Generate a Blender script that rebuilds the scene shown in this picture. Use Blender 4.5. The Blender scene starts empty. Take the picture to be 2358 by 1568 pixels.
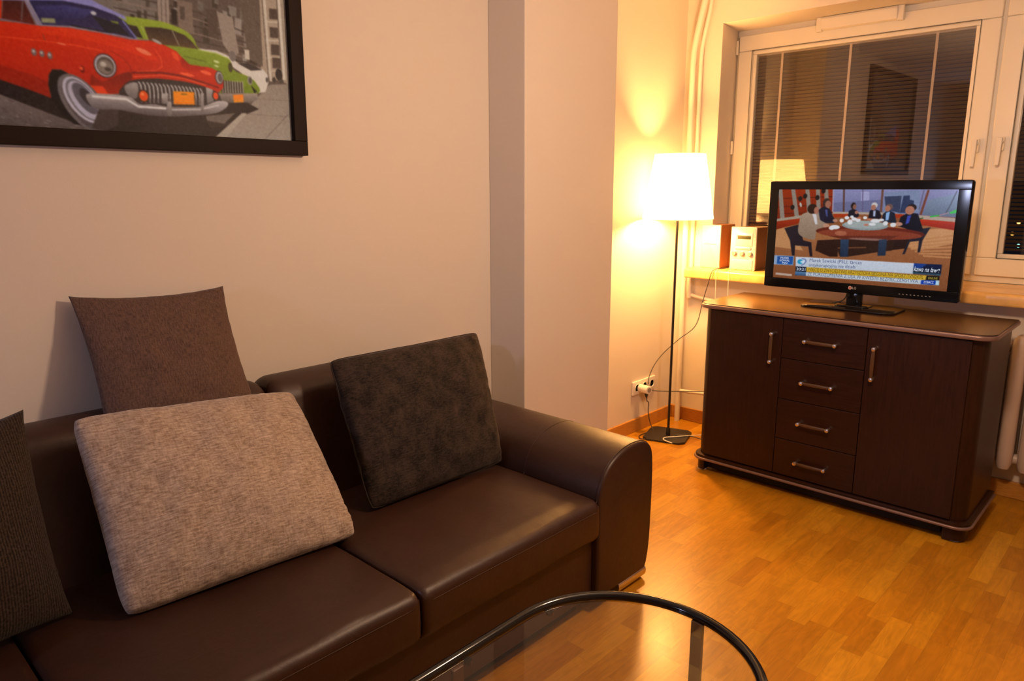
import bpy, math, random
import numpy as np
from mathutils import Vector, Matrix, noise as mnoise

random.seed(4)
rng = np.random.default_rng(7)
PI = math.pi
scene = bpy.context.scene

# ------------------------------------------------------------------ camera, world, lights, exposure
F_PX = 1666.2
CAM = np.array([0.0, 0.0, 1.5])
YAW, PITCH, ROLL = 0.81361, 0.20839, -0.00279
def _axes():
    cy, sy = math.cos(YAW), math.sin(YAW); cp, sp = math.cos(PITCH), math.sin(PITCH)
    f = np.array([sy*cp, cy*cp, -sp]); r = np.array([cy, -sy, 0.0]); u = np.cross(r, f)
    cr, sr = math.cos(ROLL), math.sin(ROLL)
    return cr*r + sr*u, -sr*r + cr*u, f
AX = _axes()
cam_data = bpy.data.cameras.new('camera')
cam = bpy.data.objects.new('camera', cam_data)
scene.collection.objects.link(cam)
r_, u_, f_ = [Vector(a) for a in AX]
cam.matrix_world = Matrix((( r_.x, u_.x, -f_.x, CAM[0]), (r_.y, u_.y, -f_.y, CAM[1]), (r_.z, u_.z, -f_.z, CAM[2]), (0, 0, 0, 1)))
cam_data.sensor_fit = 'HORIZONTAL'
cam_data.sensor_width = 36.0
cam_data.lens = 36.0*F_PX/2358.0
cam_data.clip_start = 0.05
cam_data.dof.use_dof = True
cam_data.dof.focus_distance = 2.1
cam_data.dof.aperture_fstop = 7.0
scene.camera = cam

scene.view_settings.view_transform = 'Standard'
scene.view_settings.look = 'None'
scene.view_settings.gamma = 1.0
scene.view_settings.use_curve_mapping = False
scene.view_settings.exposure = 0.0

world = bpy.data.worlds.new('night'); scene.world = world; world.use_nodes = True
world.node_tree.nodes['Background'].inputs[0].default_value = (0.02, 0.03, 0.06, 1)
world.node_tree.nodes['Background'].inputs[1].default_value = 0.15

def light(name, kind, loc, power, color, size=0.1, rot=None, size_y=None):
    d = bpy.data.lights.new(name, kind); d.energy = power; d.color = color
    if kind == 'AREA':
        d.size = size
        if size_y: d.shape = 'RECTANGLE'; d.size_y = size_y
    else: d.shadow_soft_size = size
    o = bpy.data.objects.new(name, d); scene.collection.objects.link(o); o.location = loc
    if rot: o.rotation_euler = rot
    return o
# warm ceiling lamp in the middle of the room, cool light coming from the room further left
light('ceiling_lamp_light', 'POINT', (1.95, 0.52, 1.98), 84, (1.0, 0.655, 0.425), 0.09)
light('next_room_light', 'AREA', (-1.3, 1.72, 1.48), 9, (0.62, 0.68, 1.0), 0.12, (0, -PI/2, -0.12), 0.12)
LAMP_POWER, LAMP_COLOR = 108, (1.0, 0.49, 0.14)

# ------------------------------------------------------------------ helpers
def on_plane(u, v, ax, val):
    """point of the photograph -> point on an axis aligned plane of the room"""
    d = (u-1179.0)*AX[0] - (v-784.0)*AX[1] + F_PX*AX[2]
    t = (val-CAM[ax])/d[ax]
    return CAM + t*d

def tag(o, label=None, cat=None, group=None, kind=None):
    if label: o['label'] = label
    if cat: o['category'] = cat
    if group: o['group'] = group
    if kind: o['kind'] = kind
    return o
def thing(name, label, cat, loc=(0, 0, 0), group=None):
    o = bpy.data.objects.new(name, None); o.empty_display_size = 0.1; o.location = loc
    scene.collection.objects.link(o)
    return tag(o, label, cat, group)

class MB:
    """collects geometry in world coordinates and links it as ONE mesh object"""
    def __init__(s): s.v = []; s.f = []; s.uv = {}
    def add(s, vs, fs):
        b = len(s.v); s.v += [tuple(map(float, p)) for p in vs]; s.f += [tuple(b+i for i in f) for f in fs]; return b
    def box(s, a, b):
        x0, y0, z0 = a; x1, y1, z1 = b
        return s.add([(x0,y0,z0),(x1,y0,z0),(x1,y1,z0),(x0,y1,z0),(x0,y0,z1),(x1,y0,z1),(x1,y1,z1),(x0,y1,z1)],
              [(0,3,2,1),(4,5,6,7),(0,1,5,4),(1,2,6,5),(2,3,7,6),(3,0,4,7)])
    def tube(s, pts, r, n=10, cap=True, closed=False):
        pts = [Vector(p) for p in pts]; m = len(pts)
        rs = r if isinstance(r, (list, tuple)) else [r]*m
        up = None; rings = []
        for i, p in enumerate(pts):
            if closed: t = pts[(i+1) % m]-pts[i-1]
            else: t = pts[min(i+1, m-1)]-pts[max(i-1, 0)]
            t.normalize()
            if up is None:
                up = Vector((0,0,1)) if abs(t.z) < .9 else Vector((1,0,0))
            a = up-t*up.dot(t)
            if a.length < 1e-6: a = Vector((1,0,0)) - t*t.x
            a.normalize(); b = t.cross(a); up = a
            rings.append([p+a*math.cos(2*PI*k/n)*rs[i]+b*math.sin(2*PI*k/n)*rs[i] for k in range(n)])
        vs = [q for R in rings for q in R]; fs = []
        for i in range(m if closed else m-1):
            j = (i+1) % m
            for k in range(n):
                fs.append((i*n+k, j*n+k, j*n+(k+1) % n, i*n+(k+1) % n))
        if cap and not closed:
            fs.append(tuple(range(n))[::-1]); fs.append(tuple((m-1)*n+k for k in range(n)))
        s.add(vs, fs)
    def lathe(s, c, prof, n=32, axis='z', cap=True):
        vs = []; fs = []
        for (r, h) in prof:
            for k in range(n):
                a = 2*PI*k/n; x, y = r*math.cos(a), r*math.sin(a)
                p = {'z': (x, y, h), 'x': (h, x, y), 'y': (x, h, y)}[axis]
                vs.append((c[0]+p[0], c[1]+p[1], c[2]+p[2]))
        for i in range(len(prof)-1):
            for k in range(n):
                fs.append((i*n+k, i*n+(k+1) % n, (i+1)*n+(k+1) % n, (i+1)*n+k))
        if cap:
            fs.append(tuple(range(n))[::-1]); fs.append(tuple((len(prof)-1)*n+k for k in range(n)))
        s.add(vs, fs)
    def prism(s, poly, lo, hi, axis='z', r=0.0, seg=4):
        """extrude a closed 2-D outline along an axis, edges of both ends rounded by r"""
        P = [Vector(p) for p in poly]; n = len(P)
        area = sum(P[i].x*P[(i+1) % n].y-P[(i+1) % n].x*P[i].y for i in range(n))
        if area < 0: P = P[::-1]
        nor = []
        for i in range(n):
            e1 = (P[i]-P[i-1]); e2 = (P[(i+1) % n]-P[i])
            e1 = e1.normalized() if e1.length > 1e-9 else e2.normalized()
            e2 = e2.normalized() if e2.length > 1e-9 else e1
            n1 = Vector((e1.y, -e1.x)); n2 = Vector((e2.y, -e2.x)); m = n1+n2
            m = m.normalized() if m.length > 1e-6 else n1
            nor.append(m/max(.5, m.dot(n1)))
        st = []
        if r > 0:
            for k in range(seg+1):
                a = PI/2*k/seg; st.append((lo+r*(1-math.sin(a)), r*(1-math.cos(a))))
            st = [(lo+r*(1-math.sin(PI/2*k/seg)), r*(1-math.cos(PI/2*k/seg))) for k in range(seg, -1, -1)]
            st += [(hi-r*(1-math.sin(PI/2*k/seg)), r*(1-math.cos(PI/2*k/seg))) for k in range(0, seg+1)]
        else: st = [(lo, 0), (hi, 0)]
        vs = []
        for h, ins in st:
            for p, q in zip(P, nor):
                a = p-q*ins
                vs.append({'z': (a.x, a.y, h), 'x': (h, a.x, a.y), 'y': (a.x, h, a.y)}[axis])
        fs = []; L = len(st)
        for i in range(L-1):
            for k in range(n):
                fs.append((i*n+k, i*n+(k+1) % n, (i+1)*n+(k+1) % n, (i+1)*n+k))
        fs.append(tuple(range(n))[::-1]); fs.append(tuple((L-1)*n+k for k in range(n)))
        if axis == 'y': fs = [f[::-1] for f in fs]
        s.add(vs, fs)
    def build(s, name, mat, parent=None, smooth=False, bevel=0.0, seg=2, sub=0):
        me = bpy.data.meshes.new(name); me.from_pydata(s.v, [], s.f); me.update()
        o = bpy.data.objects.new(name, me)
        if mat: me.materials.append(mat)
        scene.collection.objects.link(o)
        if parent is not None:
            o.parent = parent
            o.matrix_parent_inverse = Matrix.Translation(-world_loc(parent))
        if smooth:
            me.polygons.foreach_set('use_smooth', [True]*len(me.polygons))
            if smooth == 'auto': me.set_sharp_from_angle(angle=math.radians(38))
        if bevel > 0:
            m = o.modifiers.new('bevel', 'BEVEL'); m.width = bevel; m.segments = seg; m.limit_method = 'ANGLE'
            m.angle_limit = math.radians(40)
            me.polygons.foreach_set('use_smooth', [True]*len(me.polygons)); me.set_sharp_from_angle(angle=math.radians(60)) if False else None
            w = o.modifiers.new('wn', 'WEIGHTED_NORMAL'); w.keep_sharp = True
        if sub:
            m = o.modifiers.new('sub', 'SUBSURF'); m.levels = sub; m.render_levels = sub
        return o
def world_loc(p):
    # every thing stands unrotated; parts keep identity transforms, so only the thing's own location counts
    return Vector(p.location) if p.parent is None else Vector((0, 0, 0))

def rrect(x0, y0, x1, y1, r, seg=6, corners=(1, 1, 1, 1)):
    out = []
    for i, (cx, cy, a0) in enumerate(((x0+r, y0+r, PI), (x1-r, y0+r, 1.5*PI), (x1-r, y1-r, 0), (x0+r, y1-r, .5*PI))):
        if corners[i]:
            for k in range(seg+1):
                a = a0+PI/2*k/seg; out.append((cx+r*math.cos(a), cy+r*math.sin(a)))
        else: out.append(((x0, y0), (x1, y0), (x1, y1), (x0, y1))[i])
    return out

# ------------------------------------------------------------------ materials
def new_mat(name):
    m = bpy.data.materials.new(name); m.use_nodes = True
    nt = m.node_tree; b = nt.nodes['Principled BSDF']
    return m, nt, b
def N(nt, t, **kw):
    n = nt.nodes.new(t)
    for k, v in kw.items():
        if hasattr(n, k): setattr(n, k, v)
        else: n.inputs[k].default_value = v
    return n
def srgb(r, g, b):
    f = lambda c: ((c/255.0+0.055)/1.055)**2.4 if c > 10 else c/255.0/12.92
    return (f(r), f(g), f(b), 1)
def plain(name, col, rough=0.5, metal=0.0, bump=0.0, bscale=60, var=0.0, spec=0.5, coat=0.0):
    m, nt, b = new_mat(name)
    b.inputs['Base Color'].default_value = col; b.inputs['Roughness'].default_value = rough
    b.inputs['Metallic'].default_value = metal; b.inputs['Specular IOR Level'].default_value = spec
    b.inputs['Coat Weight'].default_value = coat
    if bump or var:
        tc = N(nt, 'ShaderNodeTexCoord'); no = N(nt, 'ShaderNodeTexNoise', Scale=bscale, Detail=4.0)
        nt.links.new(tc.outputs['Object'], no.inputs['Vector'])
        if bump:
            bp = N(nt, 'ShaderNodeBump', Strength=bump, Distance=0.004)
            nt.links.new(no.outputs['Fac'], bp.inputs['Height']); nt.links.new(bp.outputs[0], b.inputs['Normal'])
        if var:
            mx = N(nt, 'ShaderNodeMix', data_type='RGBA')
            mx.inputs[6].default_value = tuple(c*(1-var) for c in col[:3])+(1,)
            mx.inputs[7].default_value = tuple(min(1, c*(1+var)) for c in col[:3])+(1,)
            nt.links.new(no.outputs['Fac'], mx.inputs[0]); nt.links.new(mx.outputs[2], b.inputs['Base Color'])
    return m

M_wall = plain('wall_paint', (0.66, 0.60, 0.54, 1), 0.62, bump=0.06, bscale=260, spec=0.25)
M_ceil = plain('ceiling_paint', (0.78, 0.74, 0.70, 1), 0.8)
M_white = plain('white_window_plastic', (0.74, 0.70, 0.62, 1), 0.32, spec=0.45)
M_pipe = plain('cream_pipe_paint', (0.72, 0.66, 0.60, 1), 0.35, bump=0.03, bscale=90)
M_rad = plain('cream_radiator_paint', (0.50, 0.40, 0.34, 1), 0.4, bump=0.05, bscale=80)
M_chrome = plain('chrome', (0.75, 0.75, 0.77, 1), 0.16, 1.0)
M_satin = plain('satin_metal', (0.72, 0.70, 0.70, 1), 0.3, 1.0)
M_black = plain('gloss_black', (0.005, 0.005, 0.006, 1), 0.10, spec=0.3)
M_blackmetal = plain('black_powder_metal', (0.012, 0.011, 0.011, 1), 0.42)
M_rim = plain('black_lacquered_tube', (0.005, 0.005, 0.006, 1), 0.12, spec=0.5)
M_gasket = plain('dark_gasket', (0.03, 0.028, 0.025, 1), 0.6)
M_plug = plain('white_plastic', (0.80, 0.78, 0.74, 1), 0.35)
M_cable = plain('black_cable', (0.02, 0.018, 0.017, 1), 0.5)
M_cablew = plain('white_cable', (0.75, 0.72, 0.68, 1), 0.45)
M_silver = plain('silver_plastic', (0.60, 0.58, 0.55, 1), 0.36, 0.35)
M_silver2 = plain('darker_silver_plastic', (0.38, 0.36, 0.34, 1), 0.35, 0.5)
M_lcd = plain('dim_display', (0.035, 0.04, 0.015, 1), 0.2)
M_handle = plain('brown_handle_bar', (0.075, 0.038, 0.018, 1), 0.3)
M_frame = plain('dark_brown_frame', (0.012, 0.006, 0.004, 1), 0.55, spec=0.12)
M_mold = plain('brown_metallic_edge', (0.20, 0.125, 0.11, 1), 0.32, 0.3, spec=0.5)
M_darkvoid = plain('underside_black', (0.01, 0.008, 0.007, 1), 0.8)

def wood_mat(name, c1, c2, scale=(1, 1, 1), rough=0.35, grain=10, coat=0.0, bump=0.02):
    m, nt, b = new_mat(name)
    tc = N(nt, 'ShaderNodeTexCoord'); mp = N(nt, 'ShaderNodeMapping'); mp.inputs['Scale'].default_value = scale
    no = N(nt, 'ShaderNodeTexNoise', Scale=grain, Detail=6.0, Roughness=0.6)
    cr = N(nt, 'ShaderNodeValToRGB'); cr.color_ramp.elements[0].position = .35; cr.color_ramp.elements[1].position = .68
    cr.color_ramp.elements[0].color = c1; cr.color_ramp.elements[1].color = c2
    L = nt.links.new
    L(tc.outputs['Object'], mp.inputs[0]); L(mp.outputs[0], no.inputs['Vector']); L(no.outputs['Fac'], cr.inputs[0])
    L(cr.outputs[0], b.inputs['Base Color'])
    b.inputs['Roughness'].default_value = rough; b.inputs['Coat Weight'].default_value = coat; b.inputs['Specular IOR Level'].default_value = 0.3
    b.inputs['Coat Roughness'].default_value = 0.15
    bp = N(nt, 'ShaderNodeBump', Strength=bump, Distance=0.002); L(no.outputs['Fac'], bp.inputs['Height']); L(bp.outputs[0], b.inputs['Normal'])
    return m
M_cabv = wood_mat('dark_walnut_vertical', (0.016, 0.0048, 0.0022, 1), (0.030, 0.0095, 0.0042, 1), (14, 14, .9), 0.36)
M_cabh = wood_mat('dark_walnut_horizontal', (0.016, 0.0048, 0.0022, 1), (0.030, 0.0095, 0.0042, 1), (14, .9, 14), 0.36)
M_cabtop = wood_mat('dark_walnut_top', (0.022, 0.008, 0.004, 1), (0.034, 0.013, 0.006, 1), (14, .9, 14), 0.22)
M_oak = wood_mat('oak_baseboard', (0.42, 0.18, 0.03, 1), (0.55, 0.26, 0.05, 1), (3, 3, 30), 0.3)
M_spkwood = wood_mat('orange_wood_veneer', (0.42, 0.16, 0.04, 1), (0.55, 0.22, 0.06, 1), (20, 20, 2), 0.35)

def blocks_mat(name, bw, bl, cols, axis_long='x', rough=0.32, coat=0.15, seed=0.0):
    """wood strips: rows bw wide, random staggered blocks about bl long, each with its own tone and grain"""
    m, nt, b = new_mat(name); L = nt.links.new
    tc = N(nt, 'ShaderNodeTexCoord'); sp = N(nt, 'ShaderNodeSeparateXYZ'); L(tc.outputs['Object'], sp.inputs[0])
    lo, ac = ('X', 'Y') if axis_long == 'x' else ('Y', 'X')
    def mth(op, a, bb=None, c=None):
        n = N(nt, 'ShaderNodeMath', operation=op)
        for i, v in enumerate((a, bb, c)):
            if v is None: continue
            if isinstance(v, (int, float)): n.inputs[i].default_value = v
            else: L(v, n.inputs[i])
        return n.outputs[0]
    rowf = mth('DIVIDE', sp.outputs[ac], bw); row = mth('FLOOR', rowf)
    w1 = N(nt, 'ShaderNodeTexWhiteNoise', noise_dimensions='1D'); L(mth('ADD', row, 17.3+seed), w1.inputs['W'])
    lenv = mth('MULTIPLY_ADD', w1.outputs['Value'], 0.35*bl, 0.82*bl)
    xx = mth('ADD', mth('DIVIDE', sp.outputs[lo], lenv), mth('MULTIPLY', w1.outputs['Value'], 37.0))
    col = mth('FLOOR', xx)
    cv = N(nt, 'ShaderNodeCombineXYZ'); L(row, cv.inputs[0]); L(col, cv.inputs[1]); cv.inputs[2].default_value = seed
    w2 = N(nt, 'ShaderNodeTexWhiteNoise', noise_dimensions='3D'); L(cv.outputs[0], w2.inputs['Vector'])
    cr = N(nt, 'ShaderNodeValToRGB'); e = cr.color_ramp.elements
    while len(e) < len(cols): e.new(0.5)
    for i, c in enumerate(cols): e[i].position = i/(len(cols)-1); e[i].color = c
    L(w2.outputs['Value'], cr.inputs[0])
    # grain: noise stretched along the strip, shifted per block
    ad = N(nt, 'ShaderNodeVectorMath', operation='MULTIPLY_ADD')
    L(w2.outputs['Color'], ad.inputs[0]); ad.inputs[1].default_value = (13, 13, 13); L(tc.outputs['Object'], ad.inputs[2])
    mp = N(nt, 'ShaderNodeMapping'); mp.inputs['Scale'].default_value = (3.2, 30, 1) if axis_long == 'x' else (30, 3.2, 1)
    L(ad.outputs[0], mp.inputs[0])
    n1 = N(nt, 'ShaderNodeTexNoise', Scale=1.6, Detail=5.0, Roughness=0.55, Distortion=1.2); L(mp.outputs[0], n1.inputs['Vector'])
    mp2 = N(nt, 'ShaderNodeMapping'); mp2.inputs['Scale'].default_value = (5, 12, 1) if axis_long == 'x' else (12, 5, 1)
    L(ad.outputs[0], mp2.inputs[0])
    wv = N(nt, 'ShaderNodeTexNoise', Scale=0.9, Detail=1.0, Distortion=0.6); L(mp2.outputs[0], wv.inputs['Vector'])
    rings = mth('PINGPONG', mth('MULTIPLY', wv.outputs['Fac'], 9.0), 0.5)
    g = mth('MULTIPLY_ADD', n1.outputs['Fac'], 0.75, mth('MULTIPLY_ADD', rings, 0.22, 0.57))
    mx = N(nt, 'ShaderNodeMix', data_type='RGBA', blend_type='MULTIPLY'); mx.inputs[0].default_value = 1.0
    L(cr.outputs[0], mx.inputs[6]); gc = N(nt, 'ShaderNodeCombineXYZ'); [L(g, gc.inputs[i]) for i in range(3)]; L(gc.outputs[0], mx.inputs[7])
    # thin joints
    fy = mth('FRACT', rowf); fx = mth('FRACT', xx)
    ey = mth('LESS_THAN', mth('MINIMUM', fy, mth('SUBTRACT', 1.0, fy)), 0.008)
    ex = mth('LESS_THAN', mth('MINIMUM', fx, mth('SUBTRACT', 1.0, fx)), 0.0022)
    gap = mth('MAXIMUM', ey, ex)
    mg = N(nt, 'ShaderNodeMix', data_type='RGBA'); L(mth('MULTIPLY', gap, 0.35), mg.inputs[0]); L(mx.outputs[2], mg.inputs[6]); mg.inputs[7].default_value = (0.10, 0.035, 0.008, 1)
    L(mg.outputs[2], b.inputs['Base Color'])
    b.inputs['Roughness'].default_value = rough; b.inputs['Coat Weight'].default_value = coat; b.inputs['Coat Roughness'].default_value = 0.2; b.inputs['Specular IOR Level'].default_value = 0.28
    bp = N(nt, 'ShaderNodeBump', Strength=0.05, Distance=0.002); L(n1.outputs['Fac'], bp.inputs['Height']); L(bp.outputs[0], b.inputs['Normal'])
    return m
M_floor = blocks_mat('oak_parquet', 0.068, 0.27, [(0.33, 0.132, 0.006, 1), (0.44, 0.195, 0.010, 1), (0.39, 0.165, 0.008, 1), (0.49, 0.235, 0.014, 1), (0.36, 0.150, 0.007, 1), (0.43, 0.20, 0.011, 1)])
M_sill = blocks_mat('glued_wood_sill', 0.045, 0.42, [(0.62, 0.33, 0.09, 1), (0.80, 0.50, 0.18, 1), (0.72, 0.42, 0.13, 1), (0.85, 0.56, 0.22, 1)], 'y', 0.28, 0.4, 3.0)

def leather():
    m, nt, b = new_mat('brown_leather'); L = nt.links.new
    tc = N(nt, 'ShaderNodeTexCoord'); vo = N(nt, 'ShaderNodeTexVoronoi', Scale=420.0); L(tc.outputs['Object'], vo.inputs['Vector'])
    n1 = N(nt, 'ShaderNodeTexNoise', Scale=7.0, Detail=3.0); L(tc.outputs['Object'], n1.inputs['Vector'])
    n2 = N(nt, 'ShaderNodeTexNoise', Scale=26.0, Detail=4.0, Distortion=0.8); L(tc.outputs['Object'], n2.inputs['Vector'])
    cr = N(nt, 'ShaderNodeValToRGB'); cr.color_ramp.elements[0].color = (0.024, 0.0088, 0.0050, 1); cr.color_ramp.elements[1].color = (0.035, 0.0135, 0.0078, 1)
    L(n1.outputs['Fac'], cr.inputs[0]); L(cr.outputs[0], b.inputs['Base Color'])
    b.inputs['Roughness'].default_value = 0.44; b.inputs['Specular IOR Level'].default_value = 0.42
    b1 = N(nt, 'ShaderNodeBump', Strength=0.12, Distance=0.001); L(vo.outputs['Distance'], b1.inputs['Height'])
    b2 = N(nt, 'ShaderNodeBump', Strength=0.10, Distance=0.010); L(n2.outputs['Fac'], b2.inputs['Height']); L(b1.outputs[0], b2.inputs['Normal'])
    L(b2.outputs[0], b.inputs['Normal'])
    return m
M_leather = leather()
M_stitch = plain('stitching', (0.045, 0.020, 0.013, 1), 0.6)

def fabric(name, c1, c2, su, sv, rough=0.9, sheen=0.5, bump=0.5, blotch=0.0, rib=None, sheencol=(1, 1, 1, 1), fine=1.0):
    """woven cloth on the cushion's own UV (metres)"""
    m, nt, b = new_mat(name); L = nt.links.new
    tc = N(nt, 'ShaderNodeTexCoord')
    mp = N(nt, 'ShaderNodeMapping'); mp.inputs['Scale'].default_value = (su, sv, 1); L(tc.outputs['UV'], mp.inputs[0])
    n1 = N(nt, 'ShaderNodeTexNoise', Scale=1.0, Detail=5.0, Roughness=0.7); L(mp.outputs[0], n1.inputs['Vector'])
    mp2 = N(nt, 'ShaderNodeMapping'); mp2.inputs['Scale'].default_value = (sv, su, 1); L(tc.outputs['UV'], mp2.inputs[0])
    n2 = N(nt, 'ShaderNodeTexNoise', Scale=1.0, Detail=4.0, Roughness=0.6); L(mp2.outputs[0], n2.inputs['Vector'])
    ad = N(nt, 'ShaderNodeMath', operation='MULTIPLY_ADD'); L(n2.outputs['Fac'], ad.inputs[0]); ad.inputs[1].default_value = 0.28
    mu = N(nt, 'ShaderNodeMath', operation='MULTIPLY'); L(n1.outputs['Fac'], mu.inputs[0]); mu.inputs[1].default_value = 0.72; L(mu.outputs[0], ad.inputs[2])
    h = ad.outputs[0]
    if blotch:
        n3 = N(nt, 'ShaderNodeTexNoise', Scale=16.0, Detail=3.0); L(tc.outputs['UV'], n3.inputs['Vector'])
        m3 = N(nt, 'ShaderNodeMath', operation='MULTIPLY_ADD'); L(n3.outputs['Fac'], m3.inputs[0]); m3.inputs[1].default_value = blotch
        m4 = N(nt, 'ShaderNodeMath', operation='SUBTRACT'); L(h, m4.inputs[0]); m4.inputs[1].default_value = blotch/2; L(m4.outputs[0], m3.inputs[2]); h = m3.outputs[0]
    hh = h
    if rib:
        sx = N(nt, 'ShaderNodeSeparateXYZ'); L(tc.outputs['UV'], sx.inputs[0])
        k = N(nt, 'ShaderNodeMath', operation='MULTIPLY'); L(sx.outputs['Y' if rib > 0 else 'X'], k.inputs[0]); k.inputs[1].default_value = abs(rib)
        pg = N(nt, 'ShaderNodeMath', operation='SINE'); L(k.outputs[0], pg.inputs[0])
        q = N(nt, 'ShaderNodeMath', operation='MULTIPLY_ADD'); L(pg.outputs[0], q.inputs[0]); q.inputs[1].default_value = 0.10; L(h, q.inputs[2]); hh = q.outputs[0]
    cr = N(nt, 'ShaderNodeValToRGB'); cr.color_ramp.elements[0].position = .38; cr.color_ramp.elements[1].position = .64
    cr.color_ramp.elements[0].color = c1; cr.color_ramp.elements[1].color = c2
    L(hh, cr.inputs[0]); L(cr.outputs[0], b.inputs['Base Color'])
    b.inputs['Roughness'].default_value = rough; b.inputs['Sheen Weight'].default_value = sheen; b.inputs['Sheen Roughness'].default_value = 0.4
    b.inputs['Sheen Tint'].default_value = sheencol; b.inputs['Specular IOR Level'].default_value = 0.2
    bp = N(nt, 'ShaderNodeBump', Strength=bump, Distance=0.003); L(hh, bp.inputs['Height']); L(bp.outputs[0], b.inputs['Normal'])
    return m
M_beige = fabric('beige_chenille', (0.20, 0.14, 0.105, 1), (0.52, 0.425, 0.355, 1), 42, 210, 0.8, 0.35, 1.0, 0.2)
M_brownfab = fabric('brown_woven_cloth', (0.062, 0.036, 0.029, 1), (0.15, 0.092, 0.074, 1), 260, 60, 0.9, 0.12, 0.4, 0.1)
M_darkvel = fabric('dark_chenille_velvet', (0.006, 0.004, 0.003, 1), (0.046, 0.030, 0.023, 1), 60, 200, 0.8, 0.16, 0.8, 0.5, sheencol=(.8, .7, .65, 1))
M_rib = fabric('dark_ribbed_cloth', (0.010, 0.0065, 0.005, 1), (0.048, 0.033, 0.026, 1), 160, 160, 0.9, 0.08, 0.7, 0.0, rib=-900)

def glass_mat(name, tint=(1, 1, 1, 1), ior=1.5, rough=0.0, extra=0.0):
    m = bpy.data.materials.new(name); m.use_nodes = True; nt = m.node_tree; nt.nodes.clear(); L = nt.links.new
    out = N(nt, 'ShaderNodeOutputMaterial'); mx = N(nt, 'ShaderNodeMixShader'); tr = N(nt, 'ShaderNodeBsdfTransparent'); gl = N(nt, 'ShaderNodeBsdfGlossy')
    tr.inputs[0].default_value = tint; gl.inputs['Roughness'].default_value = rough; fr = N(nt, 'ShaderNodeFresnel'); fr.inputs[0].default_value = ior
    a = N(nt, 'ShaderNodeMath', operation='ADD'); a.inputs[1].default_value = extra; L(fr.outputs[0], a.inputs[0])
    # only the outer side of each face mirrors; light leaving the pane passes straight on
    ge = N(nt, 'ShaderNodeNewGeometry'); iv = N(nt, 'ShaderNodeMath', operation='SUBTRACT'); iv.inputs[0].default_value = 1.0; L(ge.outputs['Backfacing'], iv.inputs[1])
    mu = N(nt, 'ShaderNodeMath', operation='MULTIPLY'); L(a.outputs[0], mu.inputs[0]); L(iv.outputs[0], mu.inputs[1]); L(mu.outputs[0], mx.inputs[0])
    L(tr.outputs[0], mx.inputs[1]); L(gl.outputs[0], mx.inputs[2]); L(mx.outputs[0], out.inputs[0])
    return m
M_winglass = glass_mat('window_glass', (0.93, 0.93, 0.92, 1), 1.52, 0.004, 0.11)
M_tabglass = glass_mat('table_glass', (0.90, 0.88, 0.84, 1), 1.5)

def emit(name, col, s):
    m = bpy.data.materials.new(name); m.use_nodes = True; nt = m.node_tree; nt.nodes.clear()
    e = N(nt, 'ShaderNodeEmission'); e.inputs[0].default_value = col; e.inputs[1].default_value = s
    nt.links.new(e.outputs[0], N(nt, 'ShaderNodeOutputMaterial').inputs[0]); return m

def shade_mat():
    m = bpy.data.materials.new('pleated_shade_cloth'); m.use_nodes = True; nt = m.node_tree; nt.nodes.clear(); L = nt.links.new
    out = N(nt, 'ShaderNodeOutputMaterial'); mx = N(nt, 'ShaderNodeMixShader'); mx.inputs[0].default_value = 0.92
    d = N(nt, 'ShaderNodeBsdfDiffuse'); d.inputs[0].default_value = (0.85, 0.80, 0.70, 1)
    t = N(nt, 'ShaderNodeBsdfTranslucent'); t.inputs[0].default_value = (0.96, 0.93, 0.86, 1)
    L(d.outputs[0], mx.inputs[1]); L(t.outputs[0], mx.inputs[2]); L(mx.outputs[0], out.inputs[0]); return m
M_shade = shade_mat()

def vcol_mat(name, strength=None, rough=0.35):
    m, nt, b = new_mat(name); at = N(nt, 'ShaderNodeVertexColor', layer_name='Col')
    if strength is None:
        nt.links.new(at.outputs[0], b.inputs['Base Color']); b.inputs['Roughness'].default_value = rough; b.inputs['Specular IOR Level'].default_value = 0.12
    else:
        b.inputs['Base Color'].default_value = (0.003, 0.003, 0.004, 1); b.inputs['Roughness'].default_value = 0.16; b.inputs['Specular IOR Level'].default_value = 0.3
        nt.links.new(at.outputs[0], b.inputs['Emission Color']); b.inputs['Emission Strength'].default_value = strength
    return m

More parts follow.
